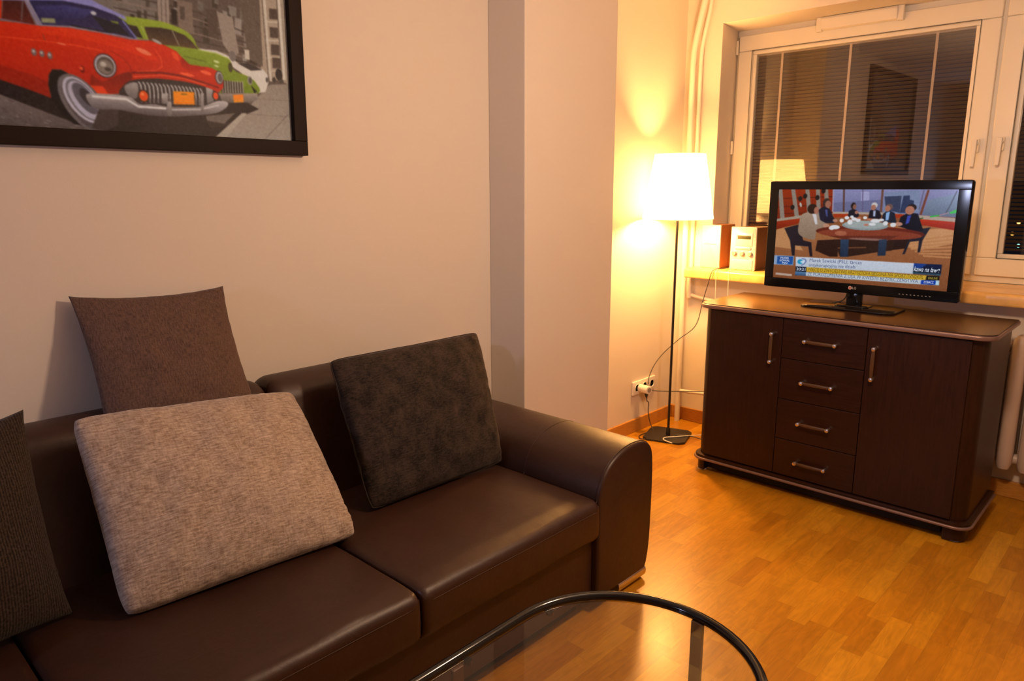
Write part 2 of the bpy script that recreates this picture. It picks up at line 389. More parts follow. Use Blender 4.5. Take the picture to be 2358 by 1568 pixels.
# ------------------------------------------------------------------ a small painter for the print and the television picture
class Canvas:
    def __init__(s, w, h, col): s.w, s.h = w, h; s.a = np.ones((h, w, 3))*np.array(col, float)
    def _mask(s, P):
        P = np.array(P, float); x0 = max(0, int(P[:, 0].min())-1); x1 = min(s.w, int(P[:, 0].max())+2)
        y0 = max(0, int(P[:, 1].min())-1); y1 = min(s.h, int(P[:, 1].max())+2)
        if x1 <= x0 or y1 <= y0: return None
        acc = np.zeros((y1-y0, x1-x0))
        for dx in (.25, .75):
            for dy in (.25, .75):
                X, Y = np.meshgrid(np.arange(x0, x1)+dx, np.arange(y0, y1)+dy); ins = np.zeros(X.shape, bool)
                for i in range(len(P)):
                    xa, ya = P[i]; xb, yb = P[(i+1) % len(P)]
                    if ya == yb: continue
                    c = ((ya > Y) != (yb > Y)) & (X < (xb-xa)*(Y-ya)/(yb-ya)+xa); ins ^= c
                acc += ins
        return acc/4, x0, x1, y0, y1
    def poly(s, P, col, col2=None, smooth=False):
        if smooth:
            Q = []; n = len(P)
            for i in range(n):
                p0, p1, p2, p3 = [np.array(P[(i+k-1) % n], float) for k in range(4)]
                for t in (0, .25, .5, .75):
                    Q.append(.5*((2*p1)+(-p0+p2)*t+(2*p0-5*p1+4*p2-p3)*t*t+(-p0+3*p1-3*p2+p3)*t**3))
            P = Q
        r = s._mask(P)
        if r is None: return
        m, x0, x1, y0, y1 = r; c = np.array(col, float)
        if col2 is not None:
            t = np.linspace(0, 1, y1-y0)[:, None, None]; c = c*(1-t)+np.array(col2, float)*t
        s.a[y0:y1, x0:x1] = s.a[y0:y1, x0:x1]*(1-m[..., None])+c*m[..., None]
    def ell(s, cx, cy, a, b, col, rot=0, n=28, col2=None):
        ca, sa = math.cos(rot), math.sin(rot)
        s.poly([(cx+a*math.cos(t)*ca-b*math.sin(t)*sa, cy+a*math.cos(t)*sa+b*math.sin(t)*ca) for t in np.linspace(0, 2*PI, n, endpoint=False)], col, col2)
    def line(s, pts, w, col):
        for (xa, ya), (xb, yb) in zip(pts[:-1], pts[1:]):
            d = math.hypot(xb-xa, yb-ya) or 1; nx, ny = -(yb-ya)/d*w/2, (xb-xa)/d*w/2
            s.poly([(xa+nx, ya+ny), (xb+nx, yb+ny), (xb-nx, yb-ny), (xa-nx, ya-ny)], col)
    def blur(s, k):
        g = np.exp(-np.arange(-3, 4)**2/(2*k*k)); g /= g.sum()
        for ax in (0, 1):
            p = np.pad(s.a, [(3, 3) if i == ax else (0, 0) for i in range(3)], mode='edge')
            s.a = sum(g[i]*np.take(p, range(i, i+s.a.shape[ax]), axis=ax) for i in range(7))
    def grain(s, amt, k=1):
        g = rng.normal(0, amt, (s.h//k+1, s.w//k+1)); g = np.kron(g, np.ones((k, k)))[:s.h, :s.w]; s.a = np.clip(s.a+g[..., None], 0, 255)
def picture_mesh(name, cv, origin, du, dv, mat, parent, gain=(1, 1, 1), gamma=1.0):
    """canvas -> flat mesh with one vertex per canvas point; du along width, dv downwards"""
    h, w = cv.h, cv.w
    U, V = np.meshgrid(np.linspace(0, 1, w), np.linspace(0, 1, h))
    P = np.array(origin)[None, None]+U[..., None]*np.array(du)+V[..., None]*np.array(dv)
    me = bpy.data.meshes.new(name); me.vertices.add(w*h); me.vertices.foreach_set('co', P.reshape(-1))
    i = (np.arange(h-1)[:, None]*w+np.arange(w-1)[None]).reshape(-1); q = np.stack([i, i+w, i+w+1, i+1], 1)
    me.loops.add(q.size); me.loops.foreach_set('vertex_index', q.reshape(-1).astype(np.int32))
    me.polygons.add(len(q)); me.polygons.foreach_set('loop_start', (np.arange(len(q))*4).astype(np.int32))
    me.update(calc_edges=True); me.validate()
    c = cv.a/255.0; lin = np.where(c > .04045, ((c+.055)/1.055)**2.4, c/12.92)
    lin = np.clip((lin**gamma)*np.array(gain), 0, .92)
    at = me.color_attributes.new('Col', 'FLOAT_COLOR', 'POINT')
    at.data.foreach_set('color', np.concatenate([lin, np.ones((h, w, 1))], 2).reshape(-1))
    me.materials.append(mat)
    o = bpy.data.objects.new(name, me); scene.collection.objects.link(o); o.parent = parent
    o.matrix_parent_inverse = Matrix.Translation(-world_loc(parent))
    return o

def text_mesh(name, body, origin, dx, dz, height, mat, parent, width=None, shear=0.0, align='LEFT'):
    """lettering as a thin mesh; dx reading direction, dz up, height of capitals"""
    cu = bpy.data.curves.new('tmp', 'FONT'); cu.body = body; cu.size = 1.0; cu.shear = shear; cu.extrude = 0.0
    t = bpy.data.objects.new('tmp', cu); scene.collection.objects.link(t)
    dg = bpy.context.evaluated_depsgraph_get(); me = bpy.data.meshes.new_from_object(t.evaluated_get(dg))
    bpy.data.objects.remove(t)
    co = np.empty(len(me.vertices)*3); me.vertices.foreach_get('co', co); co = co.reshape(-1, 3)
    w = co[:, 0].max()-co[:, 0].min(); k = height/0.69; kx = k if width is None else width/w
    x = (co[:, 0]-co[:, 0].min())*kx; z = co[:, 1]*k
    P = np.array(origin)[None]+x[:, None]*np.array(dx)+z[:, None]*np.array(dz)
    me.vertices.foreach_set('co', P.reshape(-1)); me.materials.clear(); me.materials.append(mat); me.name = name
    o = bpy.data.objects.new(name, me); scene.collection.objects.link(o); o.parent = parent
    o.matrix_parent_inverse = Matrix.Translation(-world_loc(parent))
    return o

# ------------------------------------------------------------------ the room
XW, YW = 4.105, 2.42          # window wall, sofa wall
XG = 4.40                     # window frame plane
X0, Y0, ZC = -3.2, -2.2, 2.66
OY0, OY1, OZ0, OZ1 = -0.55, 2.186, 1.012, 2.43     # opening in the window wall
def struct(o): o['kind'] = 'structure'; return o
def box_obj(name, a, b, mat, parent=None, bevel=0.0, seg=2):
    m = MB(); m.box(a, b); return m.build(name, mat, parent, bevel=bevel, seg=seg)
struct(box_obj('floor', (X0-.1, Y0-.1, -0.1), (XW+.1, YW+.1, 0), M_floor))
struct(box_obj('ceiling', (X0-.1, Y0-.1, ZC), (XW+.5, YW+.1, ZC+.1), M_ceil))
struct(box_obj('wall_sofa', (X0-.1, YW, 0), (XW+.5, YW+.1, ZC), M_wall))
struct(box_obj('wall_back', (X0-.1, Y0-.1, 0), (XW+.5, Y0, ZC), M_wall))
struct(box_obj('wall_left', (X0-.1, Y0, 0), (X0, YW, ZC), M_wall))
mb = MB()
XO = 4.62
mb.box((XW, Y0, 0), (XO, YW, OZ0-.062)); mb.box((XW, Y0, OZ1), (XO, YW, ZC)); mb.box((XW, Y0, OZ0-.062), (XO, OY0, OZ1))
# left reveal is slightly splayed
mb.prism([(XW, OY1), (XW, YW), (XO, YW), (XO, OY1+.07), (XG, OY1+.052)], OZ0-.062, OZ1, 'z')
struct(mb.build('wall_window', M_wall))
struct(box_obj('wall_pillar', (2.412, 2.20, 0), (3.083, YW, ZC), M_wall, bevel=0.004))
def baseboard(name, a, b):
    o = box_obj(name, a, b, M_oak, bevel=0.004); return struct(o)
baseboard('baseboard_sofa', (3.083, YW-.016, 0), (XW, YW, .085))
baseboard('baseboard_window', (XW-.016, Y0, 0), (XW, YW-.016, .085))
baseboard('baseboard_pillar', (2.396, 2.184, 0), (3.099, 2.20, .085))
baseboard('baseboard_left', (X0, YW-.016, 0), (2.412, YW, .085))

# ------------------------------------------------------------------ window
win = thing('window_1', None, None, (XG, 1.0, OZ0)); struct(win)
def rect_frame(mb, x0, x1, y0, y1, z0, z1, w, wb=None, wt=None):
    wb = wb or w; wt = wt or w
    mb.box((x0, y0, z0), (x1, y1, z0+wb)); mb.box((x0, y0, z1-wt), (x1, y1, z1))
    mb.box((x0, y0, z0+wb), (x1, y0+w, z1-wt)); mb.box((x0, y1-w, z0+wb), (x1, y1, z1-wt))
FY0, FY1, FZ0, FZ1 = -0.62, 2.236, OZ0, 2.44
mb = MB(); rect_frame(mb, XG, XG+.07, FY0, FY1, FZ0, FZ1-.008, .045, .05)
mb.box((XG, .805, FZ0+.05), (XG+.07, .875, FZ1-.05))
mb.build('window_frame', M_white, win, bevel=0.004)
SASH = [(0.849, 2.218, 1.048, 2.398), (-0.585, 0.831, 1.048, 2.398)]
for i, (y0, y1, z0, z1) in enumerate(SASH):
    mb = MB(); rect_frame(mb, XG-.022, XG+.045, y0, y1, z0, z1, .088, .092, .092)
    sash = mb.build('sash', M_white, win, bevel=0.006)
    g0, g1, gz0, gz1 = y0+.088, y1-.088, z0+.092, z1-.092
    # glazing bead: a stepped, slightly recessed inner rim
    mb = MB(); rect_frame(mb, XG-.006, XG+.035, g0+.0, g1-.0, gz0, gz1, .022)
    mb.build('glazing_bead', M_white, win, bevel=0.004)
    mb = MB(); rect_frame(mb, XG-.0235, XG-.0215, g0-.0015, g1+.0015, gz0-.0015, gz1+.0015, .0028)
    mb.build('gasket_line', M_gasket, win)
    mb = MB(); mb.box((XG+.004, g0+.01, gz0+.01), (XG+.008, g1-.01, gz1-.01)); mb.build('glass_pane', M_winglass, win)
# trickle vent
vy0, vy1, vz0, vz1 = 1.290, 1.745, 2.358, 2.428
mb = MB(); mb.prism([(XG-.024, vz0), (XG-.052, vz0+.006), (XG-.062, vz1-.012), (XG-.055, vz1), (XG-.024, vz1)], vy0+.03, vy1-.03, 'y')
mb.box((XG-.050, vy0, vz0-.004), (XG-.022, vy0+.032, vz1+.002)); mb.box((XG-.050, vy1-.032, vz0-.004), (XG-.022, vy1, vz1+.002))
mb.build('trickle_vent', M_white, win, bevel=0.004)
# handles
for hy, zz in ((0.893, 1.70), (0.786, 1.705)):
    mb = MB(); mb.prism(rrect(hy-.015, zz-.035, hy+.015, zz+.035, .008), XG-.034, XG-.022, 'x')
    h = mb.build('handle_plate', M_white, win, bevel=0.002)
    mb = MB(); mb.tube([(XG-.03, hy, zz+.012), (XG-.062, hy, zz+.012)], .011, 12)
    mb.prism([(hy-.012, zz+.03), (hy+.012, zz+.03), (hy+.009, zz-.105), (hy-.009, zz-.105)], XG-.075, XG-.057, 'x')
    mb.build('handle_lever', M_white, h, bevel=0.004, seg=3)
for hz in (1.16, 1.74, 2.33):
    mb = MB(); mb.lathe((XG-.030, 2.224, hz), [(.008, -.04), (.0085, -.03), (.0085, .03), (.008, .04)], 12); mb.build('hinge', M_white, win, smooth='auto')
# wooden sill
mb = MB()
prof = [(XG-.001, OZ0), (3.992, OZ0), (3.981, OZ0-.006), (3.976, OZ0-.018), (3.976, OZ0-.05), (3.981, OZ0-.06), (XG-.001, OZ0-.06)]
mb.prism([(x, z) for x, z in prof], -0.75, 2.292, 'y')
# keep clear of the wall: the sill passes in front of it, its body sits in the opening
sill = mb.build('window_sill', M_sill, win, smooth=False, bevel=0.003); sill['label'] = 'thick glued-wood sill'

# venetian blinds
def blind(y0, y1, z0, z1, label, tapes):
    t = thing('venetian_blind', label, 'blind', (XG+.03, (y0+y1)/2, z0), 'venetian blinds in the window')
    mb = MB(); n = int((z1-z0-.03)/.0205); ca, sa = math.cos(.62), math.sin(.62)
    for k in range(n):
        zc = z1-.03-k*.0205; w = .0125
        rows = []
        for s in (-1, -.33, .33, 1):
            bow = .0016*(1-s*s)
            rows.append((XG+.03+s*w*ca-bow*sa, zc-s*w*sa*-1*-1 + bow*ca))
        vs = [(x, y, z) for (x, z) in rows for y in (y0+.004, y1-.004)]
        mb.add(vs, [(2*i, 2*i+1, 2*i+3, 2*i+2) for i in range(3)])
    mb.build('slats', M_slat, t, smooth=True)
    box_obj('head_rail', (XG+.018, y0, z1-.025), (XG+.042, y1, z1), M_slatrail, t, bevel=.002)
    box_obj('bottom_rail', (XG+.020, y0+.002, z0), (XG+.040, y1-.002, z0+.012), M_slatrail, t, bevel=.002)
    for yy in tapes:
        mb = MB(); mb.box((XG+.0125, yy-.0065, z0+.01), (XG+.0135, yy+.0065, z1-.02)); mb.build('ladder_tape', M_tape, t)
M_slat = plain('blind_slats', (0.16, 0.115, 0.08, 1), 0.42, spec=0.4)
M_slatrail = plain('blind_rail', (0.45, 0.38, 0.33, 1), 0.4)
M_tape = plain('blind_tape', (0.62, 0.50, 0.42, 1), 0.8)
blind(.955, 2.112, 1.225, 2.300, 'brown venetian blind in the large left sash, behind the television', (1.955, 1.565, 1.135))
blind(-.48, .725, 1.150, 2.300, 'grey-brown venetian blind in the right sash, cut off by the photo edge', (.42, .05, -.32))

# glowing dots placed outside for the coloured glints between the right sash's slats
for px, py, c, lab in ((2331, 538, (1, .35, .06, 1), 'orange distant glowing dot low behind the right sash blind'),
                       (2346, 512, (1, .40, .10, 1), 'faint orange distant glowing dot just above the brighter orange one'),
                       (2345, 566, (.3, .9, .85, 1), 'turquoise distant glowing dot lowest behind the right sash blind')):
    p = on_plane(px, py, 0, 26.0)
    mb = MB(); mb.lathe(p, [(.001, -.05), (.036, -.036), (.05, 0), (.036, .036), (.001, .05)], 10)
    o = mb.build('glow_dot', emit('dot_glow', c, 6), None, smooth=True)
    tag(o, lab, 'street light', 'distant glowing dots behind the right blind')

# ------------------------------------------------------------------ riser pipes
def smooth_path(P, n=8):
    P = [Vector(p) for p in P]; out = []
    for i in range(len(P)-1):
        p0 = P[max(i-1, 0)]; p1 = P[i]; p2 = P[i+1]; p3 = P[min(i+2, len(P)-1)]
        for k in range(n):
            t = k/n; out.append(.5*((2*p1)+(-p0+p2)*t+(2*p0-5*p1+4*p2-p3)*t*t+(-p0+3*p1-3*p2+p3)*t**3))
    out.append(P[-1]); return out
pp = thing('heating_pipe', 'thick cream heating riser pipe in the corner behind the floor lamp', 'pipe', (4.045, 2.335, 0), 'heating risers in the corner')
mb = MB(); mb.tube([(4.045, 2.335, 0), (4.045, 2.335, 1.2), (4.045, 2.337, 2.20), (4.045, 2.334, 2.28), (4.045, 2.322, 2.36), (4.045, 2.30, 2.46), (4.045, 2.275, 2.56), (4.045, 2.26, 2.66)], .0175, 16)
mb.build('riser', M_pipe, pp, smooth='auto')
mb = MB(); mb.tube(smooth_path([(4.045, 2.33, .205), (4.045, 2.24, .21), (4.045, 2.15, .218), (4.045, 2.0, .22), (4.02, 1.72, .22)]), .0115, 12); mb.build('branch', M_pipe, pp, smooth='auto')
pp = thing('heating_pipe', 'thinner cream riser pipe beside the window, passing the sill end', 'pipe', (4.075, 2.30, 0), 'heating risers in the corner')
mb = MB(); mb.tube([(4.08, 2.305, .82), (4.08, 2.305, 2.22), (4.08, 2.302, 2.30), (4.08, 2.288, 2.38), (4.08, 2.262, 2.50), (4.08, 2.24, 2.66)], .0125, 14)
mb.build('riser', M_pipe, pp, smooth='auto')
mb = MB(); mb.tube(smooth_path([(4.08, 2.305, .835), (4.078, 2.26, .826), (4.07, 2.16, .815), (4.05, 2.0, .80), (4.03, 1.74, .78)]), .0115, 12)
mb.lathe((4.08, 2.305, .835), [(.017, -.02), (.0175, -.015), (.0175, .015), (.017, .02)], 14)
mb.build('branch', M_pipe, pp, smooth='auto')

# ------------------------------------------------------------------ radiator
rad = thing('radiator', 'cream cast-iron column radiator under the sill, right of the sideboard', 'radiator', (4.02, .6, 0))
def rad_section(yc):
    mb = MB(); prof = [(.010, .170), (.026, .180), (.034, .205), (.036, .26), (.034, .5), (.036, .74), (.034, .785), (.026, .81), (.010, .822)]
    for xc in (3.985, 4.045):
        n = 14; vs = []; fs = []
        for r, z in prof:
            for k in range(n): a = 2*PI*k/n; vs.append((xc+r*.86*math.cos(a), yc+r*.98*math.sin(a), z))
        for i in range(len(prof)-1):
            for k in range(n): fs.append((i*n+k, i*n+(k+1) % n, (i+1)*n+(k+1) % n, (i+1)*n+k))
        fs.append(tuple(range(n))[::-1]); fs.append(tuple((len(prof)-1)*n+k for k in range(n))); mb.add(vs, fs)
    for z in (.225, .765): mb.tube([(4.015, yc-.043, z), (4.015, yc+.043, z)], .026, 12)
    mb.box((3.99, yc-.012, .2), (4.04, yc+.012, .79))
    return mb
ys = [.535-.086*k for k in range(-13, 13)]
first = None
for k, yc in enumerate(ys):
    if first is None:
        first = rad_section(0.0).build('radiator_section', M_rad, rad, smooth='auto'); first.location = (0, yc, 0)
    else:
        c = first.copy(); scene.collection.objects.link(c); c.location = (0, yc, 0)

# ------------------------------------------------------------------ framed picture
pic = thing('framed_picture', 'large framed street photo of a red and a green vintage car', 'picture', (0.757, YW, 1.62))
TILT = 0.013
PX1, PZ0, PW, PH = 1.457, 1.614, 1.40, .98
def pp3(a, b, d):      # a from the right edge leftwards, b up from the bottom, d off the wall
    ca, sa = math.cos(TILT), math.sin(TILT)
    return (PX1-a*ca+b*sa*1.0-.0, YW-d, PZ0+b*ca+a*sa*.35)
FWD = .050
mb = MB()
for (a0, a1, b0, b1) in ((0, PW, 0, FWD), (0, PW, PH-FWD, PH), (0, FWD, FWD, PH-FWD), (PW-FWD, PW, FWD, PH-FWD)):
    P = [pp3(a, b, d) for d in (.002, .034) for (a, b) in ((a0, b0), (a1, b0), (a1, b1), (a0, b1))]
    mb.add(P, [(0, 1, 2, 3), (7, 6, 5, 4), (4, 5, 1, 0), (5, 6, 2, 1), (6, 7, 3, 2), (7, 4, 0, 3)])
mb.build('picture_frame', M_frame, pic, bevel=.002)
CW, CH = 800, 540
cv = Canvas(CW, CH, (96, 80, 72))
pw, ph = PW-2*FWD, PH-2*FWD
def pc(x, y):           # point traced on the photo (enlarged 3.275x) -> canvas point
    q = on_plane(x/3.275, y/3.275, 1, YW-.02)
    a, b = PX1-q[0], q[2]-PZ0
    a2 = a+b*math.sin(TILT); b2 = b-a*math.sin(TILT)*.35
    return ((1-(a2-FWD)/pw)*CW, (1-(b2-FWD)/ph)*CH)
SC = abs(pc(1000, 500)[0]-pc(1100, 500)[0])/100
def A(P, c, c2=None, s=False): cv.poly([pc(*p) for p in P], c, c2, s)
def E(x, y, a, b, c, rot=0, c2=None):
    X, Y = pc(x, y); cv.ell(X, Y, a*SC, b*SC*1.02, c, rot, col2=c2)
def LN(P, w, c): cv.line([pc(*p) for p in P], w*SC, c)
# hazy facades with balconies
A([(-400, -900), (1200, -900), (1200, 400), (-400, 400)], (120, 108, 100))
for i in range(60):
    x = random.uniform(820, 1950); y = random.uniform(-150, 330)+(x-900)*.12; w = random.uniform(20, 60); h = random.uniform(40, 120)
    g = random.choice((52, 62, 74, 105, 125, 140)); A([(x, y), (x+w, y+w*.35), (x+w, y+h+w*.35), (x, y+h)], (g+8, g-4, g-12))
for i in range(9):
    y = -60+i*55; LN([(860, y), (1500, y+150), (1980, y*0.55+330)], 9, (138, 118, 106) if i % 2 else (70, 56, 50))
A([(1180, -60), (1280, -30), (1285, 200), (1205, 170)], (158, 140, 128)); A([(1340, -10), (1455, 20), (1470, 260), (1355, 215)], (128, 108, 96))
for x in (1190, 1222, 1255): LN([(x, -20), (x+6, 180)], 6, (90, 74, 66))
A([(1298, 60), (1342, 72), (1342, 185), (1300, 175)], (46, 36, 32)); A([(1362, 40), (1400, 50), (1402, 150), (1366, 140)], (88, 72, 64))
A([(1640, 80), (1760, 130), (1810, 400), (1760, 430), (1690, 330)], (150, 134, 122)); A([(1560, 60), (1640, 80), (1660, 300), (1580, 270)], (84, 68, 60))
A([(1940, -40), (2200, -40), (2200, 640), (1980, 560)], (168, 148, 130)); A([(1800, -100), (1960, -60), (1990, 500), (1880, 440)], (100, 84, 74))
for (x, y) in ((2035, 60), (2040, 200), (2050, 330), (2060, 430)): A([(x, y), (x+62, y+6), (x+66, y+85), (x+4, y+80)], (84, 68, 60)); LN([(x-40, y+100), (x+80, y+106)], 14, (196, 180, 162))
LN([(1995, -60), (2050, 610)], 24, (202, 188, 172)); LN([(1978, -60), (2034, 610)], 8, (100, 86, 78))
LN([(2105, -60), (2152, 600)], 26, (214, 200, 184)); LN([(2090, -60), (2134, 600)], 7, (90, 78, 70))
A([(1850, 370), (1885, 375), (1890, 450), (1855, 440)], (205, 190, 175))
# pavement and road
A([(1550, 1090), (1700, 960), (1840, 850), (1960, 720), (2040, 636), (2240, 630), (2240, 1120)], (146, 132, 120), (162, 148, 136))
LN([(2180, 860), (1985, 1070)], 5, (112, 98, 90)); LN([(1800, 850), (2200, 880)], 4, (120, 106, 96)); LN([(1925, 740), (2200, 760)], 4, (124, 110, 100))
A([(-300, 600), (0, 690), (520, 900), (830, 1010), (830, 1100), (-300, 1100)], (124, 108, 102), (98, 84, 80))
for i in range(60):
    x = random.uniform(-50, 640); y = random.uniform(740, 1000)
    if y > 720+(x)*.36: LN([(x, y), (x+random.uniform(20, 50), y+random.uniform(2, 14))], 6, random.choice(((88, 72, 70), (146, 130, 122))))
A([(-300, 480), (0, 590), (400, 728), (520, 880), (800, 985), (820, 1010), (520, 905), (0, 705), (-300, 590)], (40, 28, 28))
A([(800, 800), (1500, 820), (1700, 740), (1850, 760), (1960, 820), (1860, 860), (1760, 940), (1640, 1045), (820, 1000), (740, 900)], (44, 32, 30))
A([(1560, 870), (1680, 860), (1780, 850), (1700, 930), (1570, 920)], (112, 98, 90)); A([(1560, 905), (1700, 930), (1780, 915), (1690, 950), (1600, 960)], (60, 46, 42))
A([(1615, 1045), (1830, 850), (1870, 850), (1700, 1050)], (176, 162, 148))
# white car, green car
A([(1505, 362), (1640, 378), (1735, 420), (1800, 470), (1990, 520), (2025, 560), (2032, 620), (2010, 690), (1950, 700), (1900, 600), (1760, 500), (1560, 400)], (214, 204, 194))
A([(1800, 475), (1870, 470), (1985, 525), (1900, 530)], (60, 50, 48)); E(1760, 420, 30, 42, (120, 108, 104)); E(2020, 600, 12, 22, (90, 80, 78)); E(2110, 560, 34, 50, (50, 42, 40)); E(2130, 610, 22, 18, (80, 70, 66)); E(2075, 600, 16, 24, (70, 60, 56))
A([(740, 160), (820, 140), (940, 118), (1180, 150), (1300, 182), (1410, 232), (1470, 290), (1512, 368), (1640, 398), (1740, 450), (1770, 525), (1880, 575), (1935, 620), (1955, 700), (1700, 720), (1600, 600), (1250, 380), (1000, 300), (760, 240)], (150, 168, 52), (108, 128, 30), True)
A([(1095, 198), (1215, 205), (1300, 222), (1400, 262), (1455, 310), (1502, 368), (1400, 352), (1240, 335), (1130, 300)], (56, 40, 34), (96, 70, 46))
LN([(1305, 225), (1360, 345)], 9, (140, 130, 110)); A([(965, 178), (1040, 196), (1085, 285), (1010, 268)], (52, 40, 36))
LN([(1070, 190), (1125, 300)], 8, (172, 184, 86)); LN([(1500, 372), (1640, 400), (1735, 440)], 7, (186, 198, 110)); LN([(1390, 420), (1560, 462)], 7, (92, 108, 30)); E(1640, 462, 26, 10, (214, 222, 160), .2); E(1640, 495, 20, 8, (206, 214, 150), .2); E(1745, 505, 20, 40, (70, 66, 36))
A([(1668, 600), (1840, 620), (1850, 705), (1680, 705)], (66, 56, 48))
for i in range(9): LN([(1684+i*19, 606), (1690+i*19, 700)], 8, (176, 166, 152))
E(1892, 605, 24, 36, (150, 142, 134)); E(1894, 605, 15, 25, (84, 76, 72)); A([(1900, 640), (1948, 690), (1925, 700)], (30, 26, 20))
A([(1650, 702), (1945, 700), (1958, 745), (1900, 770), (1690, 775)], (164, 150, 140), (96, 84, 78)); A([(1765, 712), (1842, 710), (1845, 768), (1770, 770)], (246, 120, 20), (236, 150, 40))
# red car
RED = (222, 44, 8)
A([(-400, 110), (0, 152), (60, 158), (300, 186), (540, 200), (760, 232), (1000, 285), (1130, 300), (1250, 338), (1340, 385), (1395, 450), (1440, 484), (1600, 508), (1660, 540), (1692, 600), (1690, 660), (1648, 702), (1560, 655), (1400, 612), (1200, 588), (1020, 600), (930, 650), (900, 702), (820, 706), (655, 700), (600, 620), (540, 560), (470, 520), (400, 518), (374, 560), (368, 640), (392, 735), (200, 660), (0, 592), (-400, 470)], RED, (176, 30, 8), False)
A([(-400, 400), (0, 480), (250, 560), (368, 610), (390, 735), (200, 662), (0, 594), (-400, 470)], (168, 30, 8), (150, 28, 10))
A([(700, 560), (780, 610), (900, 560), (990, 540), (1000, 600), (920, 650), (890, 700), (700, 690), (690, 600)], (122, 18, 6), (170, 34, 8), True)
A([(1380, 430), (1440, 484), (1560, 506), (1500, 540), (1430, 530), (1375, 490)], (150, 22, 4), (196, 30, 6), True)
A([(655, 640), (780, 645), (825, 705), (690, 700)], (232, 60, 18))
for P, w, c in (([(1000, 545), (1230, 545), (1380, 570), (1560, 625), (1660, 660)], 14, (118, 14, 4)), ([(1010, 575), (1240, 565), (1400, 590), (1560, 640)], 8, (240, 84, 40)),
                ([(840, 380), (930, 430), (985, 490), (1000, 545)], 5, (150, 22, 6)), ([(1180, 380), (1220, 430), (1232, 500), (1180, 530), (1040, 535)], 6, (240, 80, 40)), ([(430, 200), (440, 300)], 4, (160, 24, 6)),
                ([(0, 270), (300, 300), (560, 335), (780, 380)], 7, (240, 74, 34)), ([(310, 190), (345, 300)], 5, (120, 60, 60)), ([(440, 318), (500, 335)], 8, (250, 140, 110)), ([(0, 140), (300, 185), (520, 200), (760, 240), (980, 290), (1130, 300)], 8, (130, 110, 128))):
    LN(P, w, c)
A([(-400, 330), (0, 380), (240, 430), (330, 500), (360, 560), (366, 612), (250, 560), (0, 480), (-400, 400)], (206, 38, 9), (184, 34, 9)); A([(300, 200), (540, 215), (900, 300), (1150, 400), (1180, 460), (900, 360), (560, 280), (320, 250)], (228, 52, 14), (224, 46, 10), True); A([(470, 380), (640, 400), (700, 470), (690, 560), (600, 600), (520, 540)], (206, 38, 9), (190, 32, 8), True)
E(800, 492, 82, 88, (120, 20, 8)); E(1090, 385, 60, 18, (248, 120, 84), .3); E(1420, 560, 60, 12, (246, 90, 50), .1); E(1560, 545, 50, 14, (244, 96, 60), .2); E(628, 520, 16, 26, (120, 14, 4)); E(620, 512, 12, 12, (240, 90, 50)); E(1330, 420, 20, 40, (236, 70, 30), -.6)
A([(-400, -300), (30, -300), (15, 135), (-400, 110)], (214, 40, 10)); A([(30, -10), (185, -5), (272, 182), (150, 158), (20, 135)], (66, 26, 22), (100, 32, 24)); LN([(178, 0), (168, 150)], 7, (120, 110, 112))
A([(-100, -400), (500, -120), (760, 28), (950, 118), (962, 150), (930, 138), (880, 112), (700, 48), (480, 12), (200, 0), (-100, -10)], (118, 118, 186), (150, 144, 200))
A([(215, -5), (480, 0), (700, 45), (880, 112), (960, 165), (1040, 292), (900, 262), (540, 190), (315, 182)], (38, 34, 72), (52, 46, 84))
A([(270, 40), (500, 35), (720, 75), (650, 130), (380, 150), (310, 140)], (64, 62, 120), (40, 36, 74)); A([(840, 150), (900, 160), (900, 230), (860, 225)], (120, 130, 50)); A([(730, 150), (800, 140), (820, 180), (760, 180)], (96, 110, 50))
A([(700, 110), (900, 180), (990, 270), (800, 230)], (34, 30, 40)); E(712, 95, 20, 14, (200, 196, 204)); A([(315, 130), (420, 135), (425, 170), (320, 165)], (150, 150, 110))
LN([(195, -10), (300, 185)], 20, (146, 132, 156)); LN([(215, -10), (320, 180)], 6, (200, 190, 206)); LN([(300, 184), (540, 200), (900, 262), (1040, 295)], 7, (158, 146, 166)); LN([(930, 150), (1040, 290)], 13, (120, 118, 180)); LN([(540, 185), (780, 235), (860, 240)], 7, (24, 20, 24)); E(1190, 310, 40, 12, (170, 160, 156), .35)
# wheel, lamps, grille, bumper
A([(372, 640), (376, 560), (400, 522), (470, 524), (540, 562), (600, 622), (655, 702), (760, 800), (800, 900), (700, 960), (560, 930), (470, 850), (400, 740)], (26, 18, 20))
th = 1.0
E(640, 780, 232, 128, (112, 100, 100), th); E(655, 785, 218, 112, (88, 76, 78), th); E(634, 752, 182, 100, (196, 188, 200), th); E(640, 752, 166, 86, (120, 112, 120), th); E(645, 754, 152, 76, (186, 178, 194), th); E(650, 740, 126, 56, (96, 88, 98), th); E(662, 730, 70, 34, (54, 46, 50), th)
A([(760, 800), (900, 820), (900, 940), (800, 985), (700, 960)], (66, 52, 50))
for x, y in ((262, 388), (322, 400), (382, 415)): E(x, y, 17, 26, (120, 100, 98)); E(x-3, y-6, 8, 10, (206, 196, 192))
E(800, 492, 80, 84, (58, 50, 66)); E(800, 492, 74, 78, (190, 182, 184)); E(802, 494, 62, 66, (92, 78, 72)); E(800, 500, 54, 50, (132, 116, 106)); E(785, 480, 22, 18, (196, 184, 172)); E(820, 520, 24, 14, (70, 58, 52))
E(1660, 582, 36, 54, (70, 64, 72)); E(1662, 582, 29, 46, (176, 168, 168)); E(1666, 584, 20, 34, (100, 88, 84))
A([(905, 700), (940, 640), (1010, 600), (1200, 590), (1420, 618), (1560, 656), (1650, 700), (1660, 770), (1500, 810), (1100, 790), (980, 760)], (52, 42, 42), None, True)
